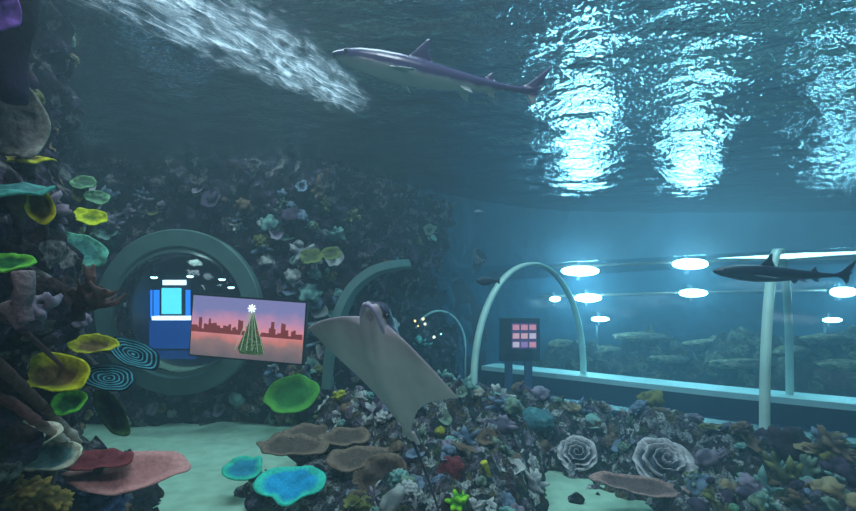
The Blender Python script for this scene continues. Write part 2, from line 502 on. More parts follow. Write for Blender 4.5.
# ------------------------------------------------------------------ walk-through tunnel
NEAR = [(-.75, 8.6), (.74, 7.37), (2.25, 6.1), (3.66, 5.0), (5.2, 3.8), (6.8, 2.6)]
FAR = [(1.35, 10.05), (2.95, 8.75), (4.15, 7.75), (5.37, 6.83), (6.9, 5.8), (8.5, 4.7)]
LZ, AH = .5, 2.03
nc, fc = catmull([(*p, 0) for p in NEAR], 50), catmull([(*p, 0) for p in FAR], 50)
def arch(n, f, a, out=0.0, end=PI):
    u = .5 - .5 * math.cos(a)
    p = n.lerp(f, u) + Vector((0, 0, LZ + AH * math.sin(a) ** .92 if 0 < a < PI else LZ))
    if out:
        d = (f - n).normalized()
        p += d * (-math.cos(a)) * out + Vector((0, 0, math.sin(a) * out))
    return p
tn = bpy.data.objects.new('window_2', None); COL.objects.link(tn)
tag(tn, 'clear arched acrylic tunnel crossing the tank', kind='structure')
NA = 40
for s in range(5):
    vs, fs = [], []
    for i in range(11):
        for k in range(NA + 1): vs.append(arch(nc[s * 10 + i], fc[s * 10 + i], PI * k / NA))
    for i in range(10):
        for k in range(NA):
            fs.append((i * (NA + 1) + k, i * (NA + 1) + k + 1, (i + 1) * (NA + 1) + k + 1, (i + 1) * (NA + 1) + k))
    mk('pane', vs, fs, M['acrylic'], tn)
for s in (10, 30, 44):
    i0, i1 = max(0, s - 1), min(50, s + 1)
    d = ((nc[i1] + fc[i1]) - (nc[i0] + fc[i0])).normalized()
    vs, fs = [], []
    for k in range(NA + 1):
        a = PI * k / NA
        for o_, e_ in ((-.015, -1), (-.015, 1), (.03, 1), (.03, -1)):
            vs.append(arch(nc[s], fc[s], a, o_) + d * e_ * .048)
    for k in range(NA):
        for q in range(4):
            fs.append((k * 4 + q, k * 4 + (q + 1) % 4, (k + 1) * 4 + (q + 1) % 4, (k + 1) * 4 + q))
    tag(mk('rib', vs, fs, M['rim'], tn), 'pale green arched joint')

def sweep(name, path, prof, mat, closed=True):
    """prof: (offset towards the left-hand normal, z)"""
    vs, fs, m_ = [], [], len(prof)
    for i, p in enumerate(path):
        d = (path[min(i + 1, len(path) - 1)] - path[max(i - 1, 0)]).normalized()
        n = Vector((-d.y, d.x, 0))
        for o_, z in prof: vs.append(Vector((p.x, p.y, 0)) + n * o_ + Vector((0, 0, z)))
    for i in range(len(path) - 1):
        for q in range(m_ if closed else m_ - 1):
            fs.append((i * m_ + q, i * m_ + (q + 1) % m_, (i + 1) * m_ + (q + 1) % m_, (i + 1) * m_ + q))
    fs += [tuple(range(m_)), tuple(len(vs) - m_ + q for q in range(m_))]
    return mk(name, vs, fs, mat, None, False)
tag(sweep('kerb_near', nc, [(-.10, -.1), (-.10, LZ - .04), (.12, LZ - .04), (.12, -.1)], M['navy']), 'low dark kerb wall along near side of tunnel', kind='structure')
tag(sweep('trim_near', nc, [(-.12, LZ - .03), (-.12, LZ), (.14, LZ), (.14, LZ - .03)], M['flange']), 'pale ledge on the near tunnel kerb', kind='structure')
tag(sweep('kerb_far', fc, [(-.12, -.1), (-.12, LZ - .06), (.14, LZ - .06), (.14, -.1)], M['navy']), 'dark navy kerb wall along far side of tunnel', kind='structure')
tag(sweep('trim_far', fc, [(-.34, LZ - .09), (-.34, LZ + .0), (.25, LZ + .0), (.25, LZ - .09)], M['ledge']), 'bright pale ledge on the far tunnel kerb', kind='structure')
vs = [Vector((p.x, p.y, .06)) for p in nc] + [Vector((p.x, p.y, .06)) for p in fc]
fs = [(i, i + 1, 51 + i + 1, 51 + i) for i in range(50)]
tag(mk('floor_tunnel', vs, fs, M['navy'], None, False), 'dark walkway inside the tunnel', kind='structure')

# tunnel end bulkhead with arched doorway
n0, f0 = nc[0], fc[0]
vs, fs = [], []
ax = (f0 - n0)
dep = Vector((-ax.y, ax.x, 0)).normalized()
def bul(u, z): return n0 + ax * u + Vector((0, 0, z)) + dep * .03
outer, inner = [], []
for k in range(33):
    a = PI * k / 32
    outer.append(bul(.5 - .5 * math.cos(a), LZ + AH * math.sin(a) if k not in (0, 32) else .0))
    inner.append(bul(.46 - .27 * math.cos(a), .9 + .78 * math.sin(a) if k not in (0, 32) else .0))
vs = outer + inner + [p + dep * .08 for p in outer] + [p + dep * .08 for p in inner]
for k in range(32):
    fs += [(k, k + 1, 33 + k + 1, 33 + k), (66 + k, 99 + k, 99 + k + 1, 66 + k + 1), (33 + k, 33 + k + 1, 99 + k + 1, 99 + k)]
tag(mk('wall_tunnel_end', vs, fs, M['dark'], None, False), 'dark end wall of the tunnel around an arched doorway', kind='structure')
b = MB()
pts = [bul(.46 - .27 * math.cos(PI * k / 32), .9 + .78 * math.sin(PI * k / 32) if k not in (0, 32) else .06) - dep * .03 for k in range(33)]
b.tube(pts, .022, 8)
tag(b.build('trim_1', M['rim'], None, True), 'thin pale arch trim round the dark doorway', kind='structure')
b = MB(); b.box((0, 0, 0), (ax.length * .62, .04, 1.9), Matrix.Translation(bul(.46, .95) + dep * .5) @ Matrix.Rotation(math.atan2(ax.y, ax.x), 4, 'Z'))  # black board puts the dark of the opening into colour
tag(b.build('doorway_dark_board', M['black']), 'black board for the dark beyond the arched doorway', kind='structure')
lab = ['warm white string bulbs glowing in the dark doorway', ]
for i, (x, y, c, r) in enumerate(((415, 321, (255, 214, 140), .022), (423, 319, (255, 226, 170), .026), (425, 324, (255, 236, 200), .024), (418, 326, (255, 200, 120), .016), (434, 337, (230, 240, 200), .026), (441, 334, (160, 230, 210), .018), (413, 338, (120, 230, 220), .022))):
    o = mk('bulb', [v * r for v in ICO3[0]], ICO3[1], m_emit('bulb_glow', c, 3.2))
    p = bul(.46, .95) + dep * .44
    o.location = P(x, y, 8.6)
    tag(o, ['small warm bulb at left of doorway cluster', 'warm bulb topmost in dark doorway', 'largest pale warm bulb right below topmost one', 'dim orange bulb lowest of the warm cluster', 'pale bulb above the teal leafy ornament', 'small teal bulb furthest right in doorway', 'teal bulb low on left side of doorway'][i], 'bulb', 'bulbs in the dark doorway')

def crown(name, c, r, h, mat, seed, spikes=22):
    """one continuous bushy tuft: a ball pulled out into many lobes"""
    rs = random.Random(seed)
    dirs = [Vector((rs.gauss(0, 1), rs.gauss(0, 1), abs(rs.gauss(0, 1)) + .1)).normalized() for _ in range(spikes)]
    amp = [rs.uniform(.5, 1.2) for _ in dirs]
    vs, tt = [], []
    for v in ICO4[0]:
        k = .45 + sum(a * max(0, v.dot(d)) ** 60 for d, a in zip(dirs, amp))
        k = min(k, 1.5)
        vs.append(Vector((v.x * r * k, v.y * r * k, v.z * h * k)))
        tt.append(min(1, max(0, (k - .45) / .8)))
    return vs, ICO4[1], tt
vs, fs, tt = crown('', 0, .16, .16, None, 3)
o = mk('leafy_ornament', vs, fs, m_coral('teal_ornament', (30, 90, 90), (130, 220, 205)), None, True, tt)
o.location = P(421, 347, 8.55)
tag(o, 'teal leafy ornament glowing at the left of the dark doorway', 'ornament')

# half arch at the left of the tunnel mouth
b = MB()
pts = []
for (x, y, Y) in ((327, 388, 6.85), (329, 360, 6.85), (333, 332, 6.85), (341, 306, 6.87), (353, 286, 6.92), (370, 272, 7.0), (386, 266, 7.15), (398, 264, 7.4), (410, 263, 7.9)):
    pts.append(P(x, y, Y))
c = catmull(pts, 36)
vs, fs = [], []
for i, p in enumerate(c):
    d = (c[min(i + 1, 36)] - c[max(0, i - 1)]).normalized()
    s_ = d.cross(Vector((0, 1, 0))).normalized()
    for a, q in ((-.06, -.1), (.06, -.1), (.06, .6), (-.06, .6)): vs.append(p + s_ * a + Vector((0, q, 0)))
for i in range(36):
    for q in range(4): fs.append((i * 4 + q, i * 4 + (q + 1) % 4, (i + 1) * 4 + (q + 1) % 4, (i + 1) * 4 + q))
fs += [(0, 1, 2, 3), (144, 145, 146, 147)]
tag(mk('trim_2', vs, fs, M['flange'], None, False), 'curved green half arch against the reef wall behind the ray', kind='structure')

# photo display stand inside the tunnel
st_ = P(520, 404, 8.35)
k = thing('photo_display_stand', 'dark display stand with a glowing pink photo screen inside the tunnel', 'display stand', (st_.x, st_.y, .06))
b = MB(); b.box((0, .05, .02), (.75, .4, .04)); b.build('base', M['dark'], k)
for sx in (-.2, .16):
    b = MB(); b.box((sx, .05, .45), (.13, .1, .86)); b.build('post', m_plain('blue_post', (60, 78, 110), .5), k)
b = MB(); b.box((0, .06, 1.12), (.72, .12, .78)); b.build('cabinet', M['dark'], k)
sx0, sz0 = P(512, 323, 8.3), P(537, 349, 8.3)
b = MB(); b.box(((sx0.x + sz0.x) / 2 - st_.x, -.02, (sx0.z + sz0.z) / 2 - .06), (sz0.x - sx0.x, .03, sx0.z - sz0.z)); scr = b.build('screen', m_emit('violet_screen', (96, 70, 130), .6), k)
rs = random.Random(4)
for j in range(3):
    for i in range(3):
        b = MB()
        b.box((sx0.x - st_.x + (i + .5) * (sz0.x - sx0.x) / 3, -.04, sz0.z - .06 + (j + .5) * (sx0.z - sz0.z) / 3), ((sz0.x - sx0.x) / 3 * .78, .01, (sx0.z - sz0.z) / 3 * .62))
        b.build('photo', m_emit('photo_tile', rs.choice([(240, 150, 170), (235, 205, 225), (170, 130, 190), (250, 180, 190), (110, 130, 170)]), .9), scr)

# ------------------------------------------------------------------ far bank, rails and floodlights beyond the tunnel
def bank(name, x0, x1, y0, y1, blobs, step, nz_, mat, label, sharp=1.0):
    def h(x, y):
        z = -.25
        for bx, by, rx, ry, bh in blobs:
            d = ((x - bx) / rx) ** 2 + ((y - by) / ry) ** 2
            if d < 2.2: z = max(z, bh * (1 - d ** 1.3 * .55) - .02) if d < 1 else max(z, bh * (.45 - (d - 1) * .65) - .02)
        if z > -.2:
            p = Vector((x, y, z * .7))
            z += nz_ * (.9 * fbm(p * 1.9) + .9 * (knob(p * 4.2) - .35) + .5 * (knob(p * 9) - .3) + .25 * fbm(p * 13, 3))
        return z
    vs, fs = grid(x0, x1, y0, y1, step, h)
    fs = [f for f in fs if max(vs[i].z for i in f) > -.12]
    used = sorted({i for f in fs for i in f}); mp_ = {o: n for n, o in enumerate(used)}
    o = mk(name, [vs[i] for i in used], [tuple(mp_[i] for i in f) for f in fs], mat)
    tag(o, label, 'rock')
    return h
h_far = bank('reef_bank', 2.2, 13.5, 8.2, 11.2, [(3.6, 10.4, 1.2, .8, .9), (5.2, 10.2, 1.5, .9, 1.05), (7.0, 9.9, 1.6, 1.1, 1.15), (9.0, 9.6, 1.7, 1.2, 1.2), (11.3, 9.4, 1.8, 1.3, 1.2)], .07, .26, M['far_reef'],
     'long low brownish rock bank beyond the tunnel')
RAILY = 10.62
for z0, z1, lb in ((2.66, 2.96, 'upper thin rail carrying bright floodlights across the back wall'), (1.98, 2.2, 'lower thin rail carrying a floodlight and lamp reflections across the back wall')):
    k = thing('lamp_rail', lb, 'rail', (0, 0, 0), 'rails behind the tunnel')
    b = MB(); b.tube([(2.6, RAILY + .12, z0), (6, RAILY + .12, (z0 + z1) / 2 - .02), (13, RAILY + .12, z1)], .03, 8); b.build('bar', m_plain('bronze_bar', (150, 130, 110), .4, .3), k, True)
    for x in (3.2, 5.0, 7.5, 10.2, 12.4):
        b = MB(); b.tube([(x, RAILY + .12, z0 + (z1 - z0) * (x - 2.6) / 10.4 - .02), (x, 11.5, z0 + .1)], .02, 8); b.build('bracket', M['grey'], k, True)
LAMPS = [(580, 271, 1.05, .24, 'lens', 'bright floodlight on upper rail, nearest the photo screen'), (690, 264, 1.0, .26, 'lens', 'bright floodlight on upper rail left of the shark nose'),
         (843, 292, .75, .24, 'lens', 'bright floodlight on lower rail under the shark tail'), (588, 298, .75, .2, 'lens', 'bright modelled lamp reflection on lower rail directly under its lamp'),
         (555, 299, .3, .12, 'reflected_lens', 'small modelled lamp reflection on lower rail, leftmost'), (693, 293, .8, .2, 'reflected_lens', 'modelled lamp reflection on lower rail left of the tall pale tunnel joint'),
         (600, 319, .5, .12, 'reflected_lens', 'faint low modelled lamp reflection beneath the left lamp'), (832, 320, .55, .12, 'reflected_lens', 'faint low modelled lamp reflection beneath the shark tail')]  # entries labelled reflection are lamp-shaped glows standing in for mirrored lamps
for x, y, w_, h_, ml, lb in LAMPS:
    w_, h_ = w_ * .82, h_ * .9
    p = P(x, y, RAILY)
    k = thing('floodlight', lb, 'floodlight', p, 'floodlights beyond the tunnel')
    b = MB(); b.box((0, .06, 0), (w_ * .9, .1, h_ * .9)); ho = b.build('housing', M['grey'], k)
    bv = ho.modifiers.new('b', 'BEVEL'); bv.width = .03; bv.segments = 2
    b = MB(); b.box((0, .15, 0), (.05, .12, h_ + .2)); b.build('bracket', M['grey'], k)
    vs, fs = [], []
    for i in range(6):
        r = i / 5
        for q in range(28):
            a = 2 * PI * q / 28
            sx_ = math.copysign(abs(math.cos(a)) ** .9, math.cos(a)); sz_ = math.copysign(abs(math.sin(a)) ** .95, math.sin(a))
            vs.append(Vector((sx_ * w_ / 2 * r, -.01 - .05 * (1 - r * r), sz_ * h_ / 2 * r)))
    for i in range(5):
        for q in range(28): fs.append((i * 28 + q, i * 28 + (q + 1) % 28, (i + 1) * 28 + (q + 1) % 28, (i + 1) * 28 + q))
    mk('lens', vs, fs, M[ml], k)
    if y > 310:
        b = MB(); b.tube([(0, .2, 0), (0, .2, -1.0)], .03, 8); b.build('pole', M['grey'], k, True)

# ------------------------------------------------------------------ reef mounds in the foreground
C_BLOBS = [(-.85, 5.35, .5, .5, .82), (-.35, 5.3, .5, .55, .8), (.1, 5.4, .6, .6, .98), (.75, 5.45, .5, .5, .86), (.3, 4.5, .62, .8, .5), (-.35, 4.75, .6, .6, .48), (.15, 3.7, .75, .7, .36), (.72, 4.95, .4, .5, .6)]
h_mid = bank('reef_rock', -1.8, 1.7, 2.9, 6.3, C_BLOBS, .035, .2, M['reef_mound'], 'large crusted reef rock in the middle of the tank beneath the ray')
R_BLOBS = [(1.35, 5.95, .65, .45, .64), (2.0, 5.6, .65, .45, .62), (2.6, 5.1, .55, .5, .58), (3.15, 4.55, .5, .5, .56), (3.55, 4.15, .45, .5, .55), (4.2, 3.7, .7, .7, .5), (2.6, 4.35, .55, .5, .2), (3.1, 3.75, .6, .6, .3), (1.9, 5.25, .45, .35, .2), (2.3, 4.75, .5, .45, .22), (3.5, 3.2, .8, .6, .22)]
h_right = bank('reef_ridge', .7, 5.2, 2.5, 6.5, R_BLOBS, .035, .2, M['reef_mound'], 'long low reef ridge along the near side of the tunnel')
h_plate = bank('plate_rock', -2.1, -.2, 3.7, 5.2, [(-1.15, 4.6, .55, .4, .2), (-.7, 4.3, .5, .45, .3)], .04, .14, M['reef_mound'], 'small dark rock on the sand carrying brown plate corals')
LEFT_ROCK = [(-2.75, 2.75, .5, .5, .5), (-2.9, 3.5, .75, .5, .45), (-3.3, 4.2, .6, .5, .5), (-2.35, 2.3, .4, .5, .45)]
h_left = bank('craggy_rock', -4.2, -1.6, 1.6, 5.2, LEFT_ROCK, .04, .2, M['reef_dark'], 'dark rock footing below the plate corals at bottom left')

# ------------------------------------------------------------------ coral builders
def plate_mesh(rx, ry, cup=.25, ruff=.06, nr=11, na=44, th=.018, seed=0, irr=.12, lobes=5):
    vs, fs, tt = [], [], []
    ph = seed * 1.7
    def pt(r, a, dz):
        q = 1 + irr * noise.noise(Vector((math.cos(a) * 1.4, math.sin(a) * 1.4, seed * 3.1))) * 1.6
        x, y = math.cos(a) * rx * r * q, math.sin(a) * ry * r * q
        R = (rx + ry) / 2
        z = R * (cup * r * r + ruff * r * r * math.sin(lobes * a + ph + 1.5 * r)) + .12 * R * noise.noise(Vector((x / R * 2.2, y / R * 2.2, seed)))
        return Vector((x, y, z + dz))
    for side in (0, 1):
        for i in range(nr + 1):
            for k in range(na):
                r = i / nr if i else .001
                vs.append(pt(r, 2 * PI * k / na, -th * (1 - .6 * r) if side else 0)); tt.append(r)
    off = (nr + 1) * na
    for i in range(nr):
        for k in range(na):
            k2 = (k + 1) % na
            fs.append((i * na + k, (i + 1) * na + k, (i + 1) * na + k2, i * na + k2))
            fs.append((off + i * na + k, off + i * na + k2, off + (i + 1) * na + k2, off + (i + 1) * na + k))
    for k in range(na):
        k2 = (k + 1) % na
        fs.append((nr * na + k, off + nr * na + k, off + nr * na + k2, nr * na + k2))
    return vs, fs, tt

def plate(label, px, py, Y, rx, ry, normal, mat, root=None, cup=.25, ruff=.06, seed=0, roll=0.0, cat='coral', name='plate_coral', group=None, lobes=5, stalk_mat=None, irr=.12, th=.018):
    """a plate or cup colony with a short stalk that runs from its centre to the rock at root"""
    loc = P(px, py, Y)
    q = orient(normal, roll)
    t = thing(name, label, cat, loc, group, q)
    vs, fs, tt = plate_mesh(rx, ry, cup, ruff, seed=seed, lobes=lobes, irr=irr, th=th)
    mk('blade', vs, fs, mat, t, True, tt)
    if root is not None:
        e = q.inverted() @ (Vector(root) - loc)
        r0 = min(rx, ry) * .35
        b = MB(); z0 = vs[0].z - th - .012
        b.tube([(0, 0, z0), e * .3 + Vector((0, 0, z0 - .03)), e * .7, e], [r0, r0 * .6, r0 * .5, r0 * .7], 12)
        b.build('stalk', stalk_mat or M['stalk'], t, True)
    return t

M['stalk'] = m_plain('coral_stalk', (70, 62, 60), .9, bump=.4, scale=25, vary=.3)
def CM(n, a, b_, **k):
    M[n] = m_coral(n, a, b_, **k); return M[n]
CM('yellow_cup', (112, 88, 44), (206, 206, 24), edge=.74)
CM('lime', (112, 140, 20), (216, 232, 22), edge=.45)
CM('yellow_dark', (84, 84, 32), (206, 206, 40), edge=.85)
CM('teal_plate', (70, 140, 132), (96, 176, 150), edge=.8)
CM('teal_blue', (60, 128, 128), (72, 160, 150), edge=.8)
CM('pale_green', (96, 140, 112), (120, 176, 130), edge=.8)
CM('grey_sponge', (136, 138, 140), (168, 170, 162), edge=.8)
CM('grey_tube', (110, 98, 108), (150, 136, 140), edge=.7)
CM('striped', (14, 34, 52), (80, 176, 190), rings=6, mott=.15)
CM('dark_leaf', (30, 56, 44), (62, 100, 54), edge=.85)
CM('green_cup', (40, 110, 60), (120, 220, 80), edge=.8)
CM('leaf_green', (58, 140, 62), (104, 190, 70), edge=.85, mott=.25)
CM('pinkbrown', (104, 74, 72), (214, 186, 176), edge=.9)
CM('shell_teal', (96, 140, 142), (222, 220, 196), edge=.9)
CM('maroon', (112, 42, 52), (132, 56, 62), edge=.9)
CM('pink', (176, 118, 116), (204, 144, 140), edge=.9, mott=.25)
CM('mustard', (84, 72, 36), (140, 122, 62), edge=.5)
CM('blue_purple', (70, 76, 120), (112, 116, 170), edge=.6)
CM('brown_plate', (92, 78, 70), (132, 112, 96), edge=.9)
CM('cyan_plate', (30, 168, 220), (60, 216, 190), edge=.9, mott=.25)
CM('cyan_dim', (40, 140, 170), (60, 200, 170), edge=.85, mott=.25)
CM('yellow_sponge', (150, 150, 40), (206, 204, 60), edge=.6)
CM('bright_green', (70, 150, 30), (150, 226, 40), edge=.5)
CM('dome_teal', (70, 120, 128), (96, 150, 150), edge=.9)
CM('rose', (96, 102, 116), (216, 210, 214), edge=.62)
CM('pink_plate', (112, 90, 90), (176, 140, 132), edge=.93)
CM('purple_dark', (22, 18, 34), (44, 30, 70), edge=.8)
CM('purple', (96, 60, 150), (140, 96, 196), edge=.6)
CM('olive', (84, 96, 60), (120, 134, 76), edge=.8)

def wall_pt(px, py, W):
    """nearest-to-the-camera wall grid point along the ray through a pixel"""
    best, bi = 1e9, 0
    for i in range(0, len(W[0])):
        p = W[0][i]
        if p.y < .5: continue
        x, y = proj(p)
        d = (x - px) ** 2 + (y - py) ** 2
        if d < best: best, bi = d, i
    return W[0][bi], W[1][bi]

OUT = Vector((.75, -.45, .25))
def front_y(px, py, W=None, rad=16):
    ys = [p.y for p in WL[0] if p.y > .8 and abs(proj(p)[0] - px) < rad and abs(proj(p)[1] - py) < rad]
    return min(ys) if ys else 99
def L(px, py):      # rock behind a colony of the left wall
    p, n = wall_pt(min(px, 70), py, WL)
    return p

# left foreground colonies: label, px, py, Y, rx, ry, normal, material, cup, seed
for lb, px, py, Y, rx, ry, nm, ml, cup, ruff, lobes in [
    ('pale grey ear-shaped sponge hanging high on the left edge', 17, 122, 2.55, .13, .22, (.25, -1, .1), 'grey_sponge', .12, .1, 3),
    ('thin yellow-rimmed plate under the pale grey sponge', 25, 157, 2.5, .11, .1, (.05, -.4, 1), 'yellow_cup', -.08, .05, 4),
    ('flat teal plate coral on left edge below yellow-rimmed plate', 12, 187, 2.6, .17, .14, (.1, -.42, 1), 'teal_blue', -.05, .04, 5),
    ('upright olive cup with yellow lower rim, left of lime plate', 41, 207, 2.8, .066, .11, (.55, -1, .25), 'yellow_dark', .35, .03, 3),
    ('bright lime yellow plate coral on the left wall', 91, 218, 3.3, .12, .075, (.3, -1, .75), 'lime', .2, .05, 4),
    ('small pale green plate, upper of the pair above the lime plate', 84, 183, 3.5, .085, .07, (.2, -1, .6), 'pale_green', .15, .05, 4),
    ('small pale green plate, lower of the pair above the lime plate', 98, 198, 3.5, .1, .065, (.2, -1, .7), 'pale_green', .15, .05, 4),
    ('grey-green narrow plate tucked left of the pale pair', 79, 191, 3.5, .045, .09, (.6, -1, .2), 'olive', .15, .05, 4),
    ('large teal plate coral left above the round window frame', 77, 251, 3.1, .2, .13, (.25, -1, .62), 'teal_plate', .1, .07, 5),
    ('green plate on left edge above the tall grey tube', 9, 263, 2.6, .12, .07, (.1, -.8, .8), 'green_cup', .1, .05, 4),
    ('tan cup coral with yellow tip left of the striped plates', 94, 347, 3.2, .16, .09, (.2, -.75, .9), 'yellow_cup', .3, .06, 3),
    ('dark plate with thin cyan stripes beside tan cup, upper one', 133, 354, 3.4, .2, .1, (.25, -.9, .55), 'striped', .12, .05, 4),
    ('dark plate with thin cyan stripes, lower one', 109, 378, 3.2, .21, .1, (.05, -.85, .75), 'striped', .15, .05, 4),
    ('large yellow cup coral with brown middle at left', 56, 378, 2.9, .2, .125, (.25, -.85, .8), 'yellow_cup', .38, .06, 3),
    ('green-rimmed cup hidden below the large yellow cup', 70, 404, 2.85, .085, .08, (.3, -.9, .7), 'green_cup', .4, .05, 3),
    ('dark green tongue-shaped leaf coral beside the sand', 112, 413, 3.3, .075, .2, (.25, -1, .3), 'dark_leaf', .1, .05, 3),
    ('big shell-like plate, teal inside with cream rim, bottom left', 50, 459, 2.2, .15, .085, (.1, -.75, .9), 'shell_teal', .3, .08, 4),
    ('flat maroon plate coral left of the pink plate', 99, 459, 2.7, .19, .1, (.05, -.35, 1), 'maroon', .02, .05, 5),
    ('long flat pink plate coral lying over the sand', 129, 471, 2.75, .35, .17, (.08, -.42, 1), 'pink', .03, .05, 3),
    ('small green tuft plate beside brown feathery coral', 76, 312, 3.2, .08, .05, (.3, -1, .6), 'dark_leaf', .2, .1, 5),
]:
    seed = int(px * 7 + py) % 97
    rl = {133: -.5, 109: -.25, 77: -.45, 91: -.3, 112: .55, 56: -.3, 94: -.15, 17: .3, 41: .35, 98: -.4}.get(px, 0.0)
    nv = Vector(nm).normalized()
    if px < 72 and py < 440:
        y2 = min(Y, front_y(px, py) - .04)
        rx, ry, Y = rx * y2 / Y * 1.1, ry * y2 / Y * 1.1, y2
    loc = P(px, py, Y)
    if py > 440: root = Vector((loc.x - .3, loc.y + .1, .25))
    else:
        r_ = L(px, py); root = loc + (Vector((r_.x, max(r_.y, loc.y), loc.z - .06)) - loc) + Vector((-.05, .1, -.02))
    plate(lb, px, py, Y, rx, ry, nv, M[ml], root, cup, ruff, seed, rl, lobes=lobes)

# shell-shaped big grey lip at the bottom left corner
plate('broad grey lip coral curving in at the left edge above yellow knobs', 5, 452, 1.95, .19, .12, (.3, -.55, 1), M['shell_teal'], P(-30, 470, 2.5), .35, .06, 5, .3, lobes=3)

# tall grey tube sponge
def tubes(label, base, specs, mat, name='tube_sponge', cat='sponge', group=None):
    t = thing(name, label, cat, base, group)
    for pts, r0, r1 in specs:
        b = MB()
        c = catmull(pts, 12)
        rad = [r0 + (r1 - r0) * (i / 12) + .12 * r0 * noise.noise(Vector((i * .7, r0 * 50, r1 * 9))) for i in range(13)]
        up = c[-1] - (c[-1] - c[-2]).normalized() * .05
        b.tube(c + [c[-1] - (c[-1] - c[-2]).normalized() * .004, up], rad + [rad[-1] * .72, rad[-1] * .6], 14, t=[i / 14 for i in range(13)] + [1, .1])
        b.build('tube', mat, t, True)
    return t
gt = tubes('tall grey-pink tube sponge standing at the left edge', P(26, 322, front_y(26, 300) - .05), [([(0, 0, 0), (-.015, -.01, .1), (.01, -.02, .2), (.0, -.02, .3)], .045, .055), ([(-.05, .03, -.03), (-.09, .0, .06), (-.11, -.02, .12)], .035, .04)], M['grey_tube'])
gt.scale = (.8 * gt.location.y / 2.2,) * 3
tubes('dark purple-black tube sponge hanging down in the top left corner', P(20, -22, front_y(18, 40) - .06), [([(0, 0, .1), (.01, -.02, -.15), (-.01, -.03, -.32), (.0, -.03, -.5)], .07, .045)], M['purple_dark'])
plate('violet plate peeking in at the top left corner', 3, 10, 1.55, .05, .075, (.4, -1, .0), M['purple'], P(-25, -10, 1.75), .2, .08, 3)

def branchy(label, base, dirs, length, rad, mat, seed, name='branch_coral', cat='coral', group=None, forks=3, vox=.012, parent_scale=1):
    rs = random.Random(seed)
    b = MB()
    b.tube([(0, 0, -.05), (0, 0, .03)], [rad * 2.5, rad * 2], 10)
    for d in dirs:
        d = Vector(d).normalized()
        pts = [Vector((0, 0, 0))]
        dd = d.copy()
        for s_ in range(5):
            dd = (dd + Vector((rs.uniform(-.25, .25), rs.uniform(-.25, .25), rs.uniform(-.15, .25)))).normalized()
            pts.append(pts[-1] + dd * length / 5)
        b.tube(pts, [rad * (1.5 - .2 * i) for i in range(6)], 8)
        for f_ in range(forks):
            k = rs.randint(1, 4)
            d2 = (dd + Vector((rs.uniform(-1, 1), rs.uniform(-1, 1), rs.uniform(-.3, 1)))).normalized()
            b.tube([pts[k], pts[k] + d2 * length * .2, pts[k] + d2 * length * .36 + Vector((0, 0, length * .06))], [rad * 1.1, rad * .9, rad * .6], 8)
    o = b.build(name, mat)
    remesh(o, vox, 1)
    me = o.data
    R = max(v.co.length for v in me.vertices)
    a = me.attributes.get('t') or me.attributes.new('t', 'FLOAT', 'POINT')
    a.data.foreach_set('value', [min(1, v.co.length / R) for v in me.vertices])
    me.polygons.foreach_set('use_smooth', [True] * len(me.polygons))
    me.materials.clear(); me.materials.append(mat)
    o.location = base
    return tag(o, label, cat, group)

branchy('brown feathery branching coral left of the round window', P(78, 310, min(3.3, front_y(66, 305))), [(.8, -.3, .5), (.9, -.2, .1), (.6, -.4, .9), (.2, -.4, 1), (1, 0, .35), (.9, -.5, -.2)], .2, .012, CM('brown_feather', (70, 56, 56), (120, 96, 92), edge=.7), 11, forks=5, vox=.009)
branchy('purple-grey knobby branching coral at left edge beside grey tube', P(30, 318, front_y(30, 312) - .1), [(.9, -.4, .1), (.6, -.6, .4), (-.3, -.8, .2), (.9, -.2, -.25)], .14, .018, CM('mauve', (74, 66, 84), (140, 130, 150), edge=.7), 5)
# long diagonal branches
for lb, pts, r0, seed in (('long pinkish-brown branch running down to the cream shell plate, upper one', [(-30, 340), (12, 378), (46, 410), (80, 442)], .024, 1),
                          ('shorter pale pink branch just under the long brown branch', [(-25, 392), (10, 402), (40, 424), (70, 444)], .021, 2)):
    b = MB()
    c = catmull([P(x, y, min(2.5 + .1 * i, front_y(max(4, x), y) - .03)) for i, (x, y) in enumerate(pts)], 26)
    b.tube(c, [r0 * (1.15 - .012 * i + .5 * noise.noise(Vector((i * .8, seed, 0)))) * (1 if i < 25 else .6) for i in range(27)], 14)
    o = b.build('branch_coral', M['pinkbrown'], None, True); tag(o, lb, 'coral', 'long branches at left')
b = MB(); c = catmull([P(x, y, min(2.7, front_y(max(4, x), y) - .03)) for x, y in ((-20, 305), (15, 325), (45, 350), (62, 366))], 20)
b.tube(c, [.016 - .0004 * i for i in range(21)], 12); tag(b.build('branch_coral', CM('maroon_branch', (80, 52, 58), (110, 72, 76)), None, True), 'thin maroon branch above the large yellow cup', 'coral', 'long branches at left')

def lump_mesh(seed, n=26, amp=.45, sharp=26, flat=.8, V=ICO4, spread=1.0):
    rs = random.Random(seed)
    dirs = []
    while len(dirs) < n:
        d = Vector((rs.gauss(0, 1), rs.gauss(0, 1), rs.gauss(0, 1) + .4)).normalized()
        if d.z > -.4: dirs.append((d, rs.uniform(.55, 1.15) * amp))
    vs, tt = [], []
    for v in V[0]:
        k = 0
        for d, a in dirs:
            c = v.dot(d)
            if c > .6: k = max(k, a * math.exp(-sharp * (1 - c)))
        vs.append(Vector((v.x * (.62 + k), v.y * (.62 + k), v.z * (.62 + k) * flat))); tt.append(min(1, k / amp))
    return vs, V[1], tt

def lump(label, loc, size, mat, seed, name='knob_coral', cat='coral', group=None, n=26, amp=.45, sharp=26, flat=.8, normal=(0, 0, 1)):
    vs, fs, tt = lump_mesh(seed, n, amp, sharp, flat)
    o = mk(name, [v * size for v in vs], fs, mat, None, True, tt)
    put(o, loc, normal); return tag(o, label, cat, group)

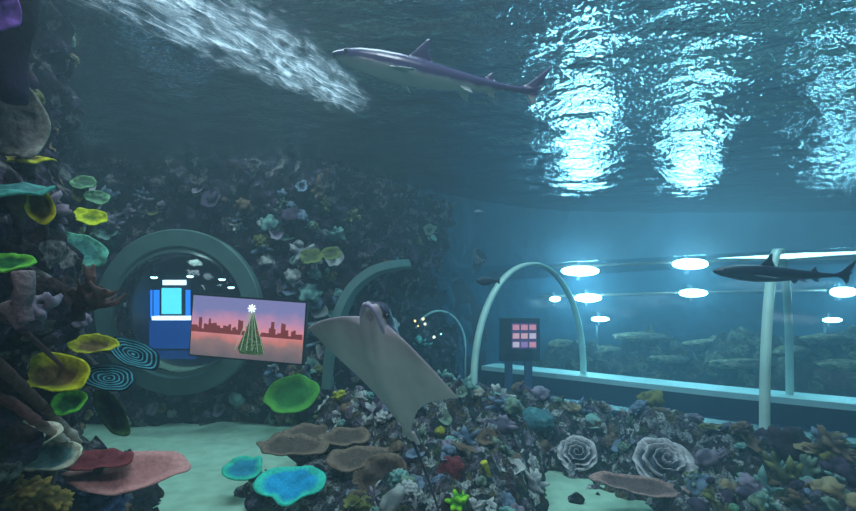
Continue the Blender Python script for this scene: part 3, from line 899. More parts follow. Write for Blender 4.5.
# bottom-left yellow knobs and blue coral
i = 0
for px, py, r, lb in ((8, 487, .09, 'mustard knobby coral at bottom left corner, highest one'), (36, 492, .1, 'mustard knobby coral right of the highest corner one'), (5, 508, .1, 'mustard knobby coral cut by the bottom left corner'), (26, 510, .09, 'mustard knobby coral at bottom edge between two others'), (54, 505, .1, 'mustard knobby coral nearest the blue-purple coral')):
    i += 1
    lump(lb, P(px, py, 1.95 + .03 * i), r * .85, M['mustard'], 40 + i, group='mustard knobs at bottom left', n=34, amp=.4, sharp=40)
lump('blue-purple knobby coral at bottom edge under the pink plate', P(98, 507, 2.75), .15, M['blue_purple'], 61, n=14, amp=.5, sharp=14, flat=.75)
lump('small violet coral between mustard knobs and blue coral', P(66, 508, 2.6), .09, M['purple_dark'], 62, n=14, amp=.5, sharp=14)
plate('small blue flat plate on top of the blue-purple coral', 92, 497, 2.72, .1, .07, (.0, -.4, 1), CM('slate_blue', (70, 96, 140), (96, 120, 160)), P(95, 507, 2.76), .1, .1, 9)

# leaf plates near the window and mid floor
plate('bright green leaf-shaped plate coral beneath the skyline panel', 292, 395, 6.3, .36, .25, (.1, -.9, .45), M['leaf_green'], P(290, 405, 6.95), .15, .07, 8, .25, lobes=3)
plate('pale green plate, left of the pair above the half arch', 311, 257, 6.75, .16, .13, (.1, -.9, .45), M['olive'], P(311, 260, 7.1), .2, .08, 12)
plate('pale green plate, right of the pair above the half arch', 331, 254, 6.85, .15, .11, (.1, -.9, .45), M['olive'], P(331, 258, 7.2), .2, .08, 15)
# brown plates and cyan plates on the small rock
for lb, px, py, Y, rx, ry, nm, ml, sd, root in [
    ('brown plate coral spreading left over the sand, lower left of the ray', 291, 446, 4.65, .36, .2, (-.05, -.3, 1), 'brown_plate', 3, (-1.2, 4.7, .2)),
    ('small brown plate behind the left brown plate', 312, 433, 4.95, .3, .16, (.02, -.25, 1), 'brown_plate', 8, (-1.1, 4.9, .3)),
    ('tan brown plate at top of the plate stack, beside blue crust', 345, 437, 4.75, .26, .15, (.0, -.35, 1), 'brown_plate', 15, (-.8, 4.8, .3)),
    ('broad brown plate coral overhanging a dark hollow', 362, 458, 4.3, .36, .2, (.05, -.25, 1), 'brown_plate', 21, (-.6, 4.5, .2)),
    ('upright brown plate facing the camera at the right of the plate stack', 382, 478, 4.1, .25, .2, (.1, -1, .35), 'brown_plate', 27, (-.35, 4.4, .25)),
    ('bright cyan-blue plate coral with green rim on the sand', 292, 484, 4.05, .29, .2, (.0, -.62, .9), 'cyan_plate', 4, (-1.1, 4.3, .02)),
    ('smaller dim cyan plate left behind the bright cyan one', 244, 468, 4.35, .19, .15, (-.05, -.5, .9), 'cyan_dim', 11, (-1.55, 4.55, .02)),
]:
    plate(lb, px, py, Y, rx, ry, nm, M[ml], root, .06, .05, sd, 0, lobes=6, irr=.2, th=.035)
lump('dark rock lump shading the sand under the cyan plates', P(262, 500, 4.15), .24, M['reef_dark'], 71, name='boulder', cat='rock', n=12, amp=.3, sharp=8, flat=.4)
lump('dark rock lump under the broad brown plate', P(320, 474, 4.4), .3, M['reef_dark'], 72, name='boulder', cat='rock', n=12, amp=.3, sharp=8, flat=.55)

def march(px, py, lift=0.0):
    y = 3.0
    while y < 7.5:
        p = P(px, py, y)
        if max(h_mid(p.x, p.y), h_right(p.x, p.y), h_plate(p.x, p.y), .02) > p.z: break
        y += .02
    return P(px, py, y - lift)
# small colonies on the middle reef
lump('round yellow ball sponge on the middle reef right of the ray tail', march(440, 432, .05), .085, M['yellow_sponge'], 81, 'ball_sponge', 'sponge', n=30, amp=.12, sharp=30, flat=1)
tubes('yellow finger sponge on the middle reef right of ball sponge', march(487, 472), [([(0, 0, -.04), (-.01, 0, .03), (-.03, -.01, .09)], .035, .028)], M['yellow_sponge'])
lump('bright green knobby coral at the bottom edge beside the ray tail', march(457, 503), .11, M['bright_green'], 83, n=24, amp=.5, sharp=30)
lump('yellow-green tuft coral on the reef left of the ray', march(340, 397), .1, M['yellow_sponge'], 84, n=30, amp=.5, sharp=36)
lump('pale cream rounded coral topping the reef below the left tunnel joint', march(479, 394), .1, CM('cream', (150, 146, 136), (190, 184, 166)), 85, n=16, amp=.3, sharp=12)
lump('maroon crust patch on the front of the middle reef', march(452, 468), .14, M['maroon'], 86, 'crust_coral', n=20, amp=.3, sharp=12, flat=.5, normal=(0, -1, .4))

# right-hand ridge features
vs, fs, tt = lump_mesh(90, 40, .12, 30, .62)
o = mk('dome_coral', [v * .33 for v in vs], fs, M['dome_teal'], None, True, tt); put(o, march(536, 420, .05))
tag(o, 'smooth teal dome-shaped coral between the reef and the ridge', 'coral')
def rose(label, px, py, Y, R, normal, seed, squash=1.0):
    t = thing('rose_coral', label, 'coral', march(px, py + 6, .12), 'rose-shaped corals on the ridge', orient(normal))
    rs = random.Random(seed)
    nt_, nh = 150, 7
    for layer, (turns, r0, r1, h) in enumerate(((2.7, .05, .7, .42), (1.6, .6, 1.0, .36))):
        vs, fs, tt = [], [], []
        for side in (0, 1):
            for i in range(nt_ + 1):
                u = i / nt_
                a = u * turns * 2 * PI + layer * 1.3
                for j in range(nh + 1):
                    w_ = j / nh
                    r = (r0 + (r1 - r0) * u) * (.62 + .38 * w_ ** .8) * (1 + .06 * math.sin(7 * a + seed) * w_)
                    z = h * w_ * (1 - .45 * (r / 1.0)) + .035 * math.sin(9 * a + seed * 2) * w_ - .12 * r
                    dx = -.02 * (1 if side else 0)
                    vs.append(Vector((math.cos(a) * (r + dx) * R, math.sin(a) * (r + dx) * R * squash, z * R))); tt.append(w_)
        o_ = (nt_ + 1) * (nh + 1)
        for i in range(nt_):
            for j in range(nh):
                q = (i * (nh + 1) + j, (i + 1) * (nh + 1) + j, (i + 1) * (nh + 1) + j + 1, i * (nh + 1) + j + 1)
                fs.append(q); fs.append(tuple(o_ + k for k in q[::-1]))
            a_, b_ = i * (nh + 1) + nh, (i + 1) * (nh + 1) + nh
            fs.append((a_, b_, o_ + b_, o_ + a_))
        mk('whorl', vs, fs, M['rose'], t, True, tt)
    vs, fs, tt = plate_mesh(R * .95, R * .95 * squash, .18, .08, seed=seed, lobes=5)
    o = mk('base_plate', vs, fs, M['rose'], t, True, tt); o.location = (0, 0, -.12 * R)
    b = MB(); b.tube([(0, 0, -.1 * R), (0, 0, -.9 * R)], [R * .35, R * .5], 12); b.build('stalk', M['stalk'], t, True)
rose('upright rose-shaped grey coral with pale frilled edges, left one', 578, 447, 5.0, .23, (-.35, -.75, .6), 2, .85)
rose('wide rose-shaped grey coral with pale frilled whorls, right one', 664, 456, 4.55, .33, (.02, -.75, .8), 5, .85)
plate('curved pinkish-grey plate sloping down below the wide rose coral', 638, 486, 4.1, .44, .1, (.12, -.5, .9), M['pink_plate'], (2.0, 4.65, .1), .1, .03, 33, -.3, lobes=2)
lump('small dark rock alone on the sand at the right', march(576, 500), .1, M['reef_dark'], 92, 'stone', 'rock', n=14, amp=.25, sharp=8, flat=.8)
lump('small pale green ball coral at the bottom edge below the ridge', march(734, 508, .02), .06, M['pale_green'], 93, 'ball_coral', n=20, amp=.1, sharp=20)
lump('dark maroon spire of rock on the ridge right of the tall pale joint', march(790, 450, .05), .2, CM('spire', (50, 34, 44), (76, 56, 66)), 94, 'spire_rock', 'rock', n=14, amp=.5, sharp=12, flat=1.2)

# ------------------------------------------------------------------ scattered colonies: each an object of its own
KINDS = []
for s_ in range(4): KINDS.append(('knob_coral', 'knobby', lump_mesh(200 + s_, 26, .45, 26, .8, ICO3)))
for s_ in range(4): KINDS.append(('cauliflower_coral', 'cauliflower', lump_mesh(210 + s_, 60, .3, 70, .75, ICO4)))
for s_ in range(4): KINDS.append(('boulder_coral', 'rounded', lump_mesh(220 + s_, 10, .25, 6, .7, ICO3)))
for s_ in range(4): KINDS.append(('finger_coral', 'finger', lump_mesh(230 + s_, 13, 1.0, 42, .9, ICO4)))
for s_ in range(5): KINDS.append(('saucer_coral', 'saucer', plate_mesh(1.0, .75, .3, .1, 7, 26, .1, s_, .2, 3 + s_)))
PROTO = []
for nm, wd, (vs, fs, tt) in KINDS:
    me = bpy.data.meshes.new(nm)
    me.from_pydata([tuple(v) for v in vs], [], fs); me.polygons.foreach_set('use_smooth', [True] * len(me.polygons))
    a = me.attributes.new('t', 'FLOAT', 'POINT'); a.data.foreach_set('value', tt)
    me.materials.append(None); PROTO.append((nm, wd, me))
SCOL = {}
for nm, a, b_ in (('mauve', (92, 82, 104), (166, 152, 172)), ('white', (150, 154, 158), (214, 216, 212)), ('slate blue', (72, 88, 112), (132, 152, 176)), ('olive', (80, 84, 50), (144, 146, 84)), ('brown', (78, 64, 56), (136, 112, 92)),
                  ('grey-green', (76, 96, 84), (140, 166, 144)), ('dark purple', (48, 38, 56), (88, 70, 98)), ('pale teal', (84, 128, 128), (150, 200, 190)), ('tan', (128, 110, 84), (184, 166, 128))):
    SCOL[nm] = m_coral('scatter_' + nm.replace(' ', '_').replace('-', '_'), a, b_, edge=.5, mott=.62)
LANDMARKS = []
pend = []
rs = random.Random(21)
def scatter(loc, normal, size, cols, kinds, where, group):
    nm, wd, me = rs.choice([p for p in PROTO if p[1] in kinds])
    c = rs.choice(cols)
    o = bpy.data.objects.new(nm, me); COL.objects.link(o)
    o.material_slots[0].link = 'OBJECT'; o.material_slots[0].material = SCOL[c]
    put(o, loc, normal, rs.uniform(0, 6.28), (size * rs.uniform(.8, 1.25), size * rs.uniform(.8, 1.25), size * rs.uniform(.7, 1.2)))
    o['category'] = 'coral'; o['group'] = group
    pend.append((o, f'{c} {wd} coral', where))
KEEP = [(578, 449, 28), (664, 456, 38), (636, 486, 24), (660, 492, 20), (612, 478, 20), (536, 418, 22), (440, 431, 13), (487, 466, 12), (457, 503, 16), (455, 470, 14), (576, 498, 12), (734, 508, 12), (790, 448, 22), (340, 397, 12), (479, 392, 14)]
def near_lab(px, py, marks):
    best = min(marks, key=lambda m_: (m_[0] - px) ** 2 + (m_[1] - py) ** 2)
    dx, dy = px - best[0], py - best[1]
    if abs(dx) > abs(dy): s_ = 'right of' if dx > 0 else 'left of'
    else: s_ = 'below' if dy > 0 else 'above'
    return f'{s_} {best[2]}'
MK_BACK = [(181, 312, 'the round window'), (247, 329, 'the skyline panel'), (292, 395, 'the green leaf plate'), (320, 256, 'the pale green plate pair'), (91, 218, 'the lime plate'), (360, 280, 'the half arch')]
MK_LEFT = [(17, 122, 'the grey ear sponge'), (12, 187, 'the flat teal edge plate'), (91, 218, 'the lime plate'), (77, 251, 'the large teal plate'), (26, 290, 'the tall grey tube'), (56, 378, 'the large yellow cup'), (60, 60, 'the dark hanging tube')]
MK_MID = [(440, 431, 'the yellow ball sponge'), (487, 462, 'the yellow finger sponge'), (457, 503, 'the green knobby coral'), (340, 397, 'the yellow-green tuft'), (479, 392, 'the cream rounded coral'), (382, 478, 'the upright brown plate')]
MK_RIGHT = [(536, 418, 'the teal dome coral'), (578, 449, 'the upright rose coral'), (664, 456, 'the wide rose coral'), (636, 484, 'the pinkish sloping plate'), (734, 509, 'the pale green ball'), (790, 450, 'the maroon spire'), (765, 428, 'the tall joint foot')]
allk = ('knobby', 'cauliflower', 'rounded', 'finger', 'saucer')
# on the back wall, thickest between the round window and the half arch
cnt = 0
while cnt < 190:
    i = rs.randrange(len(WB[0])); p, n = WB[0][i], WB[1][i]
    px, py = proj(p)
    if not (60 < px < 470) or p.z > 3.55 or p.z < .1 or p.y > 9: continue
    if (p - WIN_C).length < 1.5: continue
    if px > 395 and p.z < 2.6: continue
    if rs.random() > (1 if px < 340 else .35): continue
    scatter(p + n * .01, n + Vector((rs.uniform(-.3, .3), 0, .5)), rs.uniform(.06, .17), ['mauve', 'slate blue', 'olive', 'grey-green', 'dark purple', 'brown', 'pale teal', 'white'], allk, near_lab(px, py, MK_BACK), 'small corals on the back reef wall'); cnt += 1
cnt = 0
while cnt < 90:
    i = rs.randrange(len(WL[0])); p, n = WL[0][i], WL[1][i]
    px, py = proj(p)
    if not (-10 < px < 140) or not (20 < py < 430) or p.y < 1.9: continue
    scatter(p + n * .01, n + Vector((0, rs.uniform(-.4, .2), .5)), rs.uniform(.04, .1), ['mauve', 'olive', 'brown', 'dark purple', 'tan', 'grey-green', 'white'], allk, near_lab(px, py, MK_LEFT), 'small corals on the left reef wall'); cnt += 1
def on_mound(h, x0, x1, y0, y1, n_, cols, marks, group, s0, s1, zmin=.08):
    c = 0; tries = 0
    while c < n_ and tries < 20000:
        tries += 1
        x, y = rs.uniform(x0, x1), rs.uniform(y0, y1)
        z = h(x, y)
        if z < zmin: continue
        e = .04
        nn = Vector((h(x - e, y) - h(x + e, y), h(x, y - e) - h(x, y + e), 2 * e * 1.4)).normalized()
        if nn.y > .35: continue
        px, py = proj(Vector((x, y, z)))
        if not (-5 < px < 862) or py > 525: continue
        if any(math.hypot(px - a, py - b) < r_ for a, b, r_ in KEEP): continue
        scatter(Vector((x, y, z)) + nn * .005, nn, rs.uniform(s0, s1), cols, allk, near_lab(px, py, marks), group); c += 1
on_mound(h_mid, -1.5, 1.3, 3.3, 5.9, 150, ['mauve', 'white', 'slate blue', 'white', 'grey-green', 'brown', 'pale teal', 'dark purple', 'olive', 'slate blue'], MK_MID, 'small corals on the middle reef rock', .045, .14)
on_mound(h_right, .9, 4.6, 2.9, 6.3, 170, ['mauve', 'grey-green', 'slate blue', 'pale teal', 'brown', 'dark purple', 'olive', 'grey-green', 'tan'], MK_RIGHT, 'small corals on the right reef ridge', .05, .16)
on_mound(h_plate, -2, -.3, 3.9, 5.1, 24, ['slate blue', 'mauve', 'white', 'slate blue'], [(345, 437, 'the tan top plate'), (292, 484, 'the bright cyan plate'), (362, 458, 'the broad brown plate')], 'small corals on the plate rock', .03, .08)
on_mound(h_left, -3.8, -1.8, 1.9, 4.9, 26, ['brown', 'dark purple', 'olive', 'mauve'], [(50, 459, 'the cream-rimmed shell plate'), (56, 378, 'the large yellow cup'), (129, 471, 'the pink plate')], 'small corals on the left rock footing', .03, .08, .2)
ORD = ['topmost', 'second highest', 'third highest', 'fourth highest', 'fifth highest', 'sixth highest', 'seventh highest', 'eighth highest', 'ninth highest']
by = {}
for o, what, where in pend: by.setdefault((what, where), []).append(o)
for (what, where), os_ in by.items():
    if len(os_) == 1: os_[0]['label'] = f'small {what} {where}'
    else:
        os_.sort(key=lambda o: proj(o.location)[1])
        for k, o in enumerate(os_):
            o['label'] = f'{ORD[k]} small {what} {where}' if k < len(os_) - 1 or k == 0 else f'lowest small {what} {where}'

LEDGES = [(560, 345, 'flat rock ledge on the far bank just right of the photo stand'), (608, 352, 'flat tan ledge on the far bank under the faint low lamp reflection'), (640, 338, 'flat ledge highest on far bank left of the middle'), (668, 360, 'low flat ledge on far bank left of the tall pale joint'),
          (705, 344, 'long flat ledge on far bank, nearest left of the tall joint'), (738, 364, 'low flat ledge on the far bank touching the tall joint from left'), (792, 352, 'rounded tan ledge on the far bank right of the tall joint'), (825, 340, 'flat ledge on the far bank below the tail of the dark shark'), (848, 366, 'low ledge on the far bank at the right edge')]
M['ledge_rock'] = m_reef('ledge_rock', [(128, 112, 84), (96, 92, 76), (150, 140, 108), (84, 80, 74)], 3.0)
for k, (px, py, lb) in enumerate(LEDGES):
    y = 8.4
    while y < 10.6 and h_far(P(px, py, y).x, y) < P(px, py, y).z: y += .03
    o = lump(lb, P(px, py, y), .3, M['ledge_rock'], 300 + k, name='rock_ledge', cat='rock', group='ledges on the far bank', n=12, amp=.3, sharp=5, flat=.5)
    o.scale = (1.6 + .5 * (k % 3), 1.1, 1)
# ------------------------------------------------------------------ animals
def fish_body(secs, n=24):
    """secs: (x, z centre, half height, half width)"""
    vs, fs = [], []
    for x, zc, hh, hw in secs:
        for k in range(n):
            a = 2 * PI * k / n
            vs.append(Vector((x, math.cos(a) * hw, zc + math.sin(a) * hh)))
    m_ = len(secs)
    for i in range(m_ - 1):
        for k in range(n): fs.append((i * n + k, i * n + (k + 1) % n, (i + 1) * n + (k + 1) % n, (i + 1) * n + k))
    fs += [tuple(range(n - 1, -1, -1)), tuple((m_ - 1) * n + k for k in range(n))]
    return vs, fs
def fin(mb, pts, axis, th):
    """tapered fin: outline points, thick in the middle and thin at the edge"""
    pts = [Vector(p) for p in pts]; c = sum(pts, Vector()) / len(pts); ax = Vector(axis).normalized()
    n = len(pts)
    vs = [p + ax * th * .25 for p in pts] + [p - ax * th * .25 for p in pts] + [c + ax * th, c - ax * th]
    fs = []
    for i in range(n):
        j = (i + 1) % n
        fs += [(i, j, 2 * n), (n + j, n + i, 2 * n + 1), (j, i, n + i, n + j)]
    mb.add(vs, fs)
def shark(label, head, tail, mat, eye_mat, bend=0.0, tail_up=True, roll=0.0, second=True):
    Lg = (tail - head).length
    b = MB()
    prof = [(0, .0, .006, .012), (.02, .0, .02, .03), (.06, .0, .036, .048), (.12, .0, .05, .06), (.2, -.002, .062, .066), (.3, -.004, .068, .068), (.4, -.004, .064, .064), (.5, -.002, .055, .055), (.6, .0, .043, .043), (.7, .002, .031, .031), (.78, .004, .021, .023), (.85, .006, .015, .016), (.92, .012, .012, .01), (.97, .03, .008, .006)]
    vs, fs = fish_body([(x, z, h * .95, w_ * .9) for x, z, h, w_ in prof]); b.add(vs, fs)
    fin(b, [(.33, 0, .055), (.37, 0, .1), (.405, 0, .145), (.425, 0, .155), (.425, 0, .1), (.45, 0, .05)], (0, 1, 0), .009)
    if second: fin(b, [(.68, 0, .02), (.71, 0, .05), (.735, 0, .07), (.74, 0, .045), (.76, 0, .015)], (0, 1, 0), .006)
    fin(b, [(.70, 0, -.02), (.73, 0, -.045), (.76, 0, -.05), (.755, 0, -.015)], (0, 1, 0), .006)
    for s_ in (-1, 1):
        fin(b, [(.24, .04 * s_, -.02), (.29, .11 * s_, -.032), (.36, .17 * s_, -.046), (.375, .17 * s_, -.048), (.35, .1 * s_, -.036), (.33, .035 * s_, -.024)], (0, .4 * s_, 1), .008)
        fin(b, [(.58, .025 * s_, -.03), (.61, .06 * s_, -.055), (.645, .075 * s_, -.065), (.64, .02 * s_, -.03)], (0, .4 * s_, 1), .006)
    fin(b, [(.85, 0, .015), (.9, 0, .04), (.96, 0, .1), (1.0, 0, .14), (.985, 0, .09), (.955, 0, .03), (.955, 0, -.03), (.94, 0, -.065), (.91, 0, -.02), (.87, 0, -.005)], (0, 1, 0), .006)
    o = b.build('shark', mat)
    for v in o.data.vertices: v.co *= Lg
    remesh(o, .0062 * Lg / 1.4, 2)
    for v in o.data.vertices:
        u = v.co.x / Lg
        v.co.y += Lg * bend * math.sin(u * PI * 1.25 - .5) * u
    o.data.polygons.foreach_set('use_smooth', [True] * len(o.data.polygons))
    o.data.materials.clear(); o.data.materials.append(mat)
    x = (tail - head).normalized(); z = Vector((0, 0, 1)); z = (z - x * z.dot(x)).normalized(); y = z.cross(x)
    R = Matrix((x, y, z)).transposed().to_4x4()
    o.matrix_world = Matrix.Translation(head) @ R @ Matrix.Rotation(roll, 4, 'X')
    for s_ in (-1, 1):
        e = mk('eye', [v * .0085 * Lg for v in ICO3[0]], ICO3[1], eye_mat, o); e.location = (.062 * Lg, .043 * Lg * s_, .012 * Lg)
    return tag(o, label, 'shark', 'sharks')
def m_fish(name, back, belly, z0, z1, rough=.35):
    m, nt = new_mat(name)
    b = N(nt, 'ShaderNodeBsdfPrincipled', Roughness=rough)
    tc = N(nt, 'ShaderNodeTexCoord'); sp = N(nt, 'ShaderNodeSeparateXYZ'); nt.links.new(tc.outputs['Object'], sp.inputs[0])
    nz = N(nt, 'ShaderNodeTexNoise', Scale=9.0, Detail=3.0); nt.links.new(tc.outputs['Object'], nz.inputs['Vector'])
    ma = N(nt, 'ShaderNodeMath', operation='MULTIPLY_ADD'); ma.inputs[1].default_value = (z1 - z0) * .6
    nt.links.new(nz.outputs['Fac'], ma.inputs[0]); nt.links.new(sp.outputs['Z'], ma.inputs[2])
    mr = N(nt, 'ShaderNodeMapRange'); mr.inputs[1].default_value = z0 + (z1 - z0) * .3; mr.inputs[2].default_value = z1 + (z1 - z0) * .3
    nt.links.new(ma.outputs[0], mr.inputs[0])
    r = ramp(nt, mr.outputs[0], [(.35, s2l(belly)), (.65, s2l(back))])
    nt.links.new(r.outputs[0], b.inputs['Base Color'])
    o = N(nt, 'ShaderNodeOutputMaterial'); nt.links.new(b.outputs[0], o.inputs[0])
    return m
eye_m = m_plain('dark_eye', (8, 8, 10), .1, vary=0, spec=.6)
shark('grey shark with pale belly swimming left just under the water surface', P(332, 54, 3.35), P(547, 96, 3.55), m_fish('shark_purple_grey', (74, 66, 108), (150, 166, 168), -.06, .02, .25), eye_m, .05, roll=.15)
shark('dark slim shark swimming left past the tall pale tunnel joint', P(713, 271, 4.3), P(856, 277, 4.2), m_fish('shark_dark', (34, 40, 62), (58, 70, 92), -.06, .0), eye_m, .03)

# eagle ray, belly towards the camera
HEAD, TAIL, LT, RT = P(375, 303, 2.75), P(411, 436, 3.35), P(302, 335, 3.5), P(456, 404, 2.62)
AX0 = HEAD.lerp(TAIL, .42)
def ray_pt(s_, t_, side, thk):
    """s_ -1..1 across, t_ 0 head .. 1 tail root; side +1 back, -1 belly"""
    ax = HEAD.lerp(TAIL, t_)
    wv_ = (LT - AX0) if s_ < 0 else (RT - AX0)
    up = (TAIL - HEAD).normalized().cross((RT - LT).normalized())
    if up.y < 0: up = -up
    bend = up * (.06 * abs(s_) - .1 * s_ * s_) * (-1)
    if s_ < -.4: bend = bend + Vector((-.25, 1, 0)) * (abs(s_) - .4) ** 2 * 1.5
    return ax + wv_ * abs(s_) + bend + up * thk * side
def lead(a):    # leading edge t over |s|
    return .10 + .32 * a ** 2 if a > .13 else .0 + .9 * a * a * 8.0 * .92 * .13
def trail(a):
    return .42 + .58 * (1 - a) ** 1.45 * (1 - .25 * math.sin(PI * a))
ns, ntt = 36, 22
vs, fs = [], []
for side in (1, -1):
    for i in range(2 * ns + 1):
        s_ = (i - ns) / ns
        a = abs(s_)
        t0, t1 = lead(a), trail(a)
        for j in range(ntt + 1):
            v = j / ntt
            th = (.075 * math.exp(-(a / .2) ** 2) + .035 * (1 - a) + .004) * math.sqrt(max(0, 4 * v * (1 - v)) + .001) * (1.25 - .7 * v)
            vs.append(ray_pt(s_, t0 + (t1 - t0) * v, side, th))
W_ = ntt + 1; off = (2 * ns + 1) * W_
for i in range(2 * ns):
    for j in range(ntt):
        q = (i * W_ + j, (i + 1) * W_ + j, (i + 1) * W_ + j + 1, i * W_ + j + 1)
        fs.append(q); fs.append(tuple(off + k for k in q[::-1]))
    for j in (0, ntt):
        fs.append((i * W_ + j, (i + 1) * W_ + j, off + (i + 1) * W_ + j, off + i * W_ + j))
for i in (0, 2 * ns):
    for j in range(ntt): fs.append((i * W_ + j, i * W_ + j + 1, off + i * W_ + j + 1, off + i * W_ + j))
mb = MB(); mb.add(vs, fs)
up = (TAIL - HEAD).normalized().cross((RT - LT).normalized()); up = up if up.y > 0 else -up
bd = (HEAD - TAIL).normalized(); sd = (RT - LT).normalized()
hc = HEAD.lerp(TAIL, .09)
mb.add([hc + bd * v.x * .1 + sd * v.y * .075 + up * (v.z * .075 + .01) for v in ICO3[0]], ICO3[1])
for s_ in (-1, 1):
    mb.add([hc + bd * (.075 + v.x * .045) + sd * (.032 * s_ + v.y * .036) + up * (-.02 + v.z * .04) for v in ICO3[0]], ICO3[1])
    mb.tube([TAIL.lerp(HEAD, .06) + sd * .03 * s_, TAIL - bd * .06 + sd * .075 * s_, TAIL - bd * .1 + sd * .07 * s_], [.03, .022, .008], 8)
tail_pts = catmull([HEAD.lerp(TAIL, .85), TAIL, P(423, 466, 3.42), P(434, 496, 3.4), P(447, 540, 3.3)], 40)
mb.tube(tail_pts, [.045 - .0022 * i if i < 14 else max(.008, .0142 - .0002 * (i - 14)) for i in range(41)], 10)
m, nt = new_mat('ray_skin')
bs = N(nt, 'ShaderNodeBsdfPrincipled', Roughness=.45)
ge = N(nt, 'ShaderNodeNewGeometry'); dt = N(nt, 'ShaderNodeVectorMath', operation='DOT_PRODUCT'); dt.inputs[1].default_value = tuple(-up)
at = N(nt, 'ShaderNodeAttribute', attribute_name='t')
tc = N(nt, 'ShaderNodeTexCoord'); nz = N(nt, 'ShaderNodeTexNoise', Scale=7.0, Detail=4.0); nt.links.new(tc.outputs['Object'], nz.inputs['Vector'])
r = ramp(nt, at.outputs['Fac'], [(.3, s2l((58, 50, 78))), (.7, s2l((200, 188, 196)))])
g = ramp(nt, nz.outputs['Fac'], [(.3, (.8, .8, .8)), (.7, (1, 1, 1))])
mxx = N(nt, 'ShaderNodeMixRGB', blend_type='MULTIPLY'); mxx.inputs[0].default_value = 1
nt.links.new(r.outputs[0], mxx.inputs[1]); nt.links.new(g.outputs[0], mxx.inputs[2]); nt.links.new(mxx.outputs[0], bs.inputs['Base Color'])
o = N(nt, 'ShaderNodeOutputMaterial'); nt.links.new(bs.outputs[0], o.inputs[0])
ro = mb.build('eagle_ray', m)
remesh(ro, .0085, 3)
me = ro.data
at_ = me.attributes.get('t') or me.attributes.new('t', 'FLOAT', 'POINT')
vals = []
for v in me.vertices:     # white belly, dark back and tail: the animal's own marking
    d = -(v.normal.dot(up)); past = (v.co - TAIL).dot(-bd)
    vals.append(max(0, min(1, .5 + d * 1.6)) * (1 if past < .03 else .1) * (.55 if (v.co - (hc + bd * .03)).length < .075 else 1))
at_.data.foreach_set('value', vals)
me.polygons.foreach_set('use_smooth', [True] * len(me.polygons))
me.materials.clear(); me.materials.append(m)
tag(ro, 'eagle ray gliding upward with pale belly towards us above the middle reef', 'ray')
for s_ in (-1, 1):
    e = mk('eye', [v * .016 for v in ICO3[0]], ICO3[1], eye_m, ro); e.location = hc + bd * .03 + sd * .074 * s_
b = MB(); b.tube(catmull([hc + bd * a_ + sd * x_ - up * (.05 + .02 * k_) for a_, x_, k_ in ((-.07, -.075, 0), (.03, -.074, .6), (.095, -.05, .4), (.125, 0, .3), (.095, .05, .4), (.03, .074, .6), (-.07, .075, 0))], 24), .011, 8)
b.build('cephalic_lobe', m_plain('lobe_skin', (150, 136, 172), .4, vary=.1), ro, True)
b = MB(); b.tube([hc - bd * .02 + sd * x - up * (.066 - abs(x) * .4) for x in (-.045, -.02, 0, .02, .045)], .006, 8)
b.build('mouth', m_plain('mouth_line', (60, 50, 60), .6), ro, True)
# small fish
def small_fish(label, p, ln, mat):
    vs, fs = fish_body([(0, 0, .02, .02), (.1, 0, .12, .06), (.3, 0, .2, .09), (.55, 0, .17, .07), (.78, 0, .07, .03), (.86, 0, .05, .015), (1, 0, .15, .01)], 14)
    o = mk('fish', [v * ln for v in vs], fs, mat); o.location = p; return tag(o, label, 'fish')
small_fish('small dark fish crossing the left pale tunnel joint', P(476, 281, 6.2), .32, m_plain('dark_fish', (40, 50, 66), .5))
small_fish('tiny slim fish high in open water left of the surface glints', P(474, 212, 6.0), .14, m_plain('grey_fish', (90, 110, 130), .5))

# white streaks in a sheet just under the surface, upper left
m, nt = new_mat('white_wisp')
di = N(nt, 'ShaderNodeBsdfTranslucent'); di.inputs[0].default_value = (.85, .9, 1, 1)
d2 = N(nt, 'ShaderNodeBsdfDiffuse'); d2.inputs[0].default_value = (.85, .9, 1, 1)
ms = N(nt, 'ShaderNodeMixShader'); ms.inputs[0].default_value = .5
nt.links.new(di.outputs[0], ms.inputs[1]); nt.links.new(d2.outputs[0], ms.inputs[2])
tr = N(nt, 'ShaderNodeBsdfTransparent')
at = N(nt, 'ShaderNodeAttribute', attribute_name='t')
tc = N(nt, 'ShaderNodeTexCoord')
mp = N(nt, 'ShaderNodeMapping'); mp.vector_type = 'TEXTURE'; mp.inputs['Rotation'].default_value = (0, 0, math.radians(62)); mp.inputs['Scale'].default_value = (.8, .26, 1)
nt.links.new(tc.outputs['Object'], mp.inputs[0])
def math_n(op, a, b_=None, clamp=False):
    q = N(nt, 'ShaderNodeMath', operation=op); q.use_clamp = clamp
    for k_, v_ in enumerate((a, b_)):
        if v_ is None: continue
        if isinstance(v_, (int, float)): q.inputs[k_].default_value = v_
        else: nt.links.new(v_, q.inputs[k_])
    return q.outputs[0]
tot = None
for scl, wid, amp_ in ((.9, 9, .8), (2.0, 7, .6)):
    nz = N(nt, 'ShaderNodeTexNoise', Scale=scl, Detail=4.0, Roughness=.6, Distortion=.9); nt.links.new(mp.outputs[0], nz.inputs['Vector'])
    ln = math_n('SUBTRACT', 1.0, math_n('MULTIPLY', math_n('ABSOLUTE', math_n('SUBTRACT', nz.outputs['Fac'], .5)), wid), True)
    ln = math_n('MULTIPLY', math_n('POWER', ln, 1.6), amp_)
    tot = ln if tot is None else math_n('ADD', tot, ln)
nz = N(nt, 'ShaderNodeTexNoise', Scale=2.2, Detail=7.0, Roughness=.72, Distortion=1.0); nt.links.new(mp.outputs[0], nz.inputs['Vector'])
cl = math_n('MULTIPLY', math_n('SUBTRACT', nz.outputs['Fac'], .48), 3.4, True)
tot = math_n('ADD', math_n('MULTIPLY', tot, math_n('ADD', cl, .25)), math_n('MULTIPLY', cl, .35))
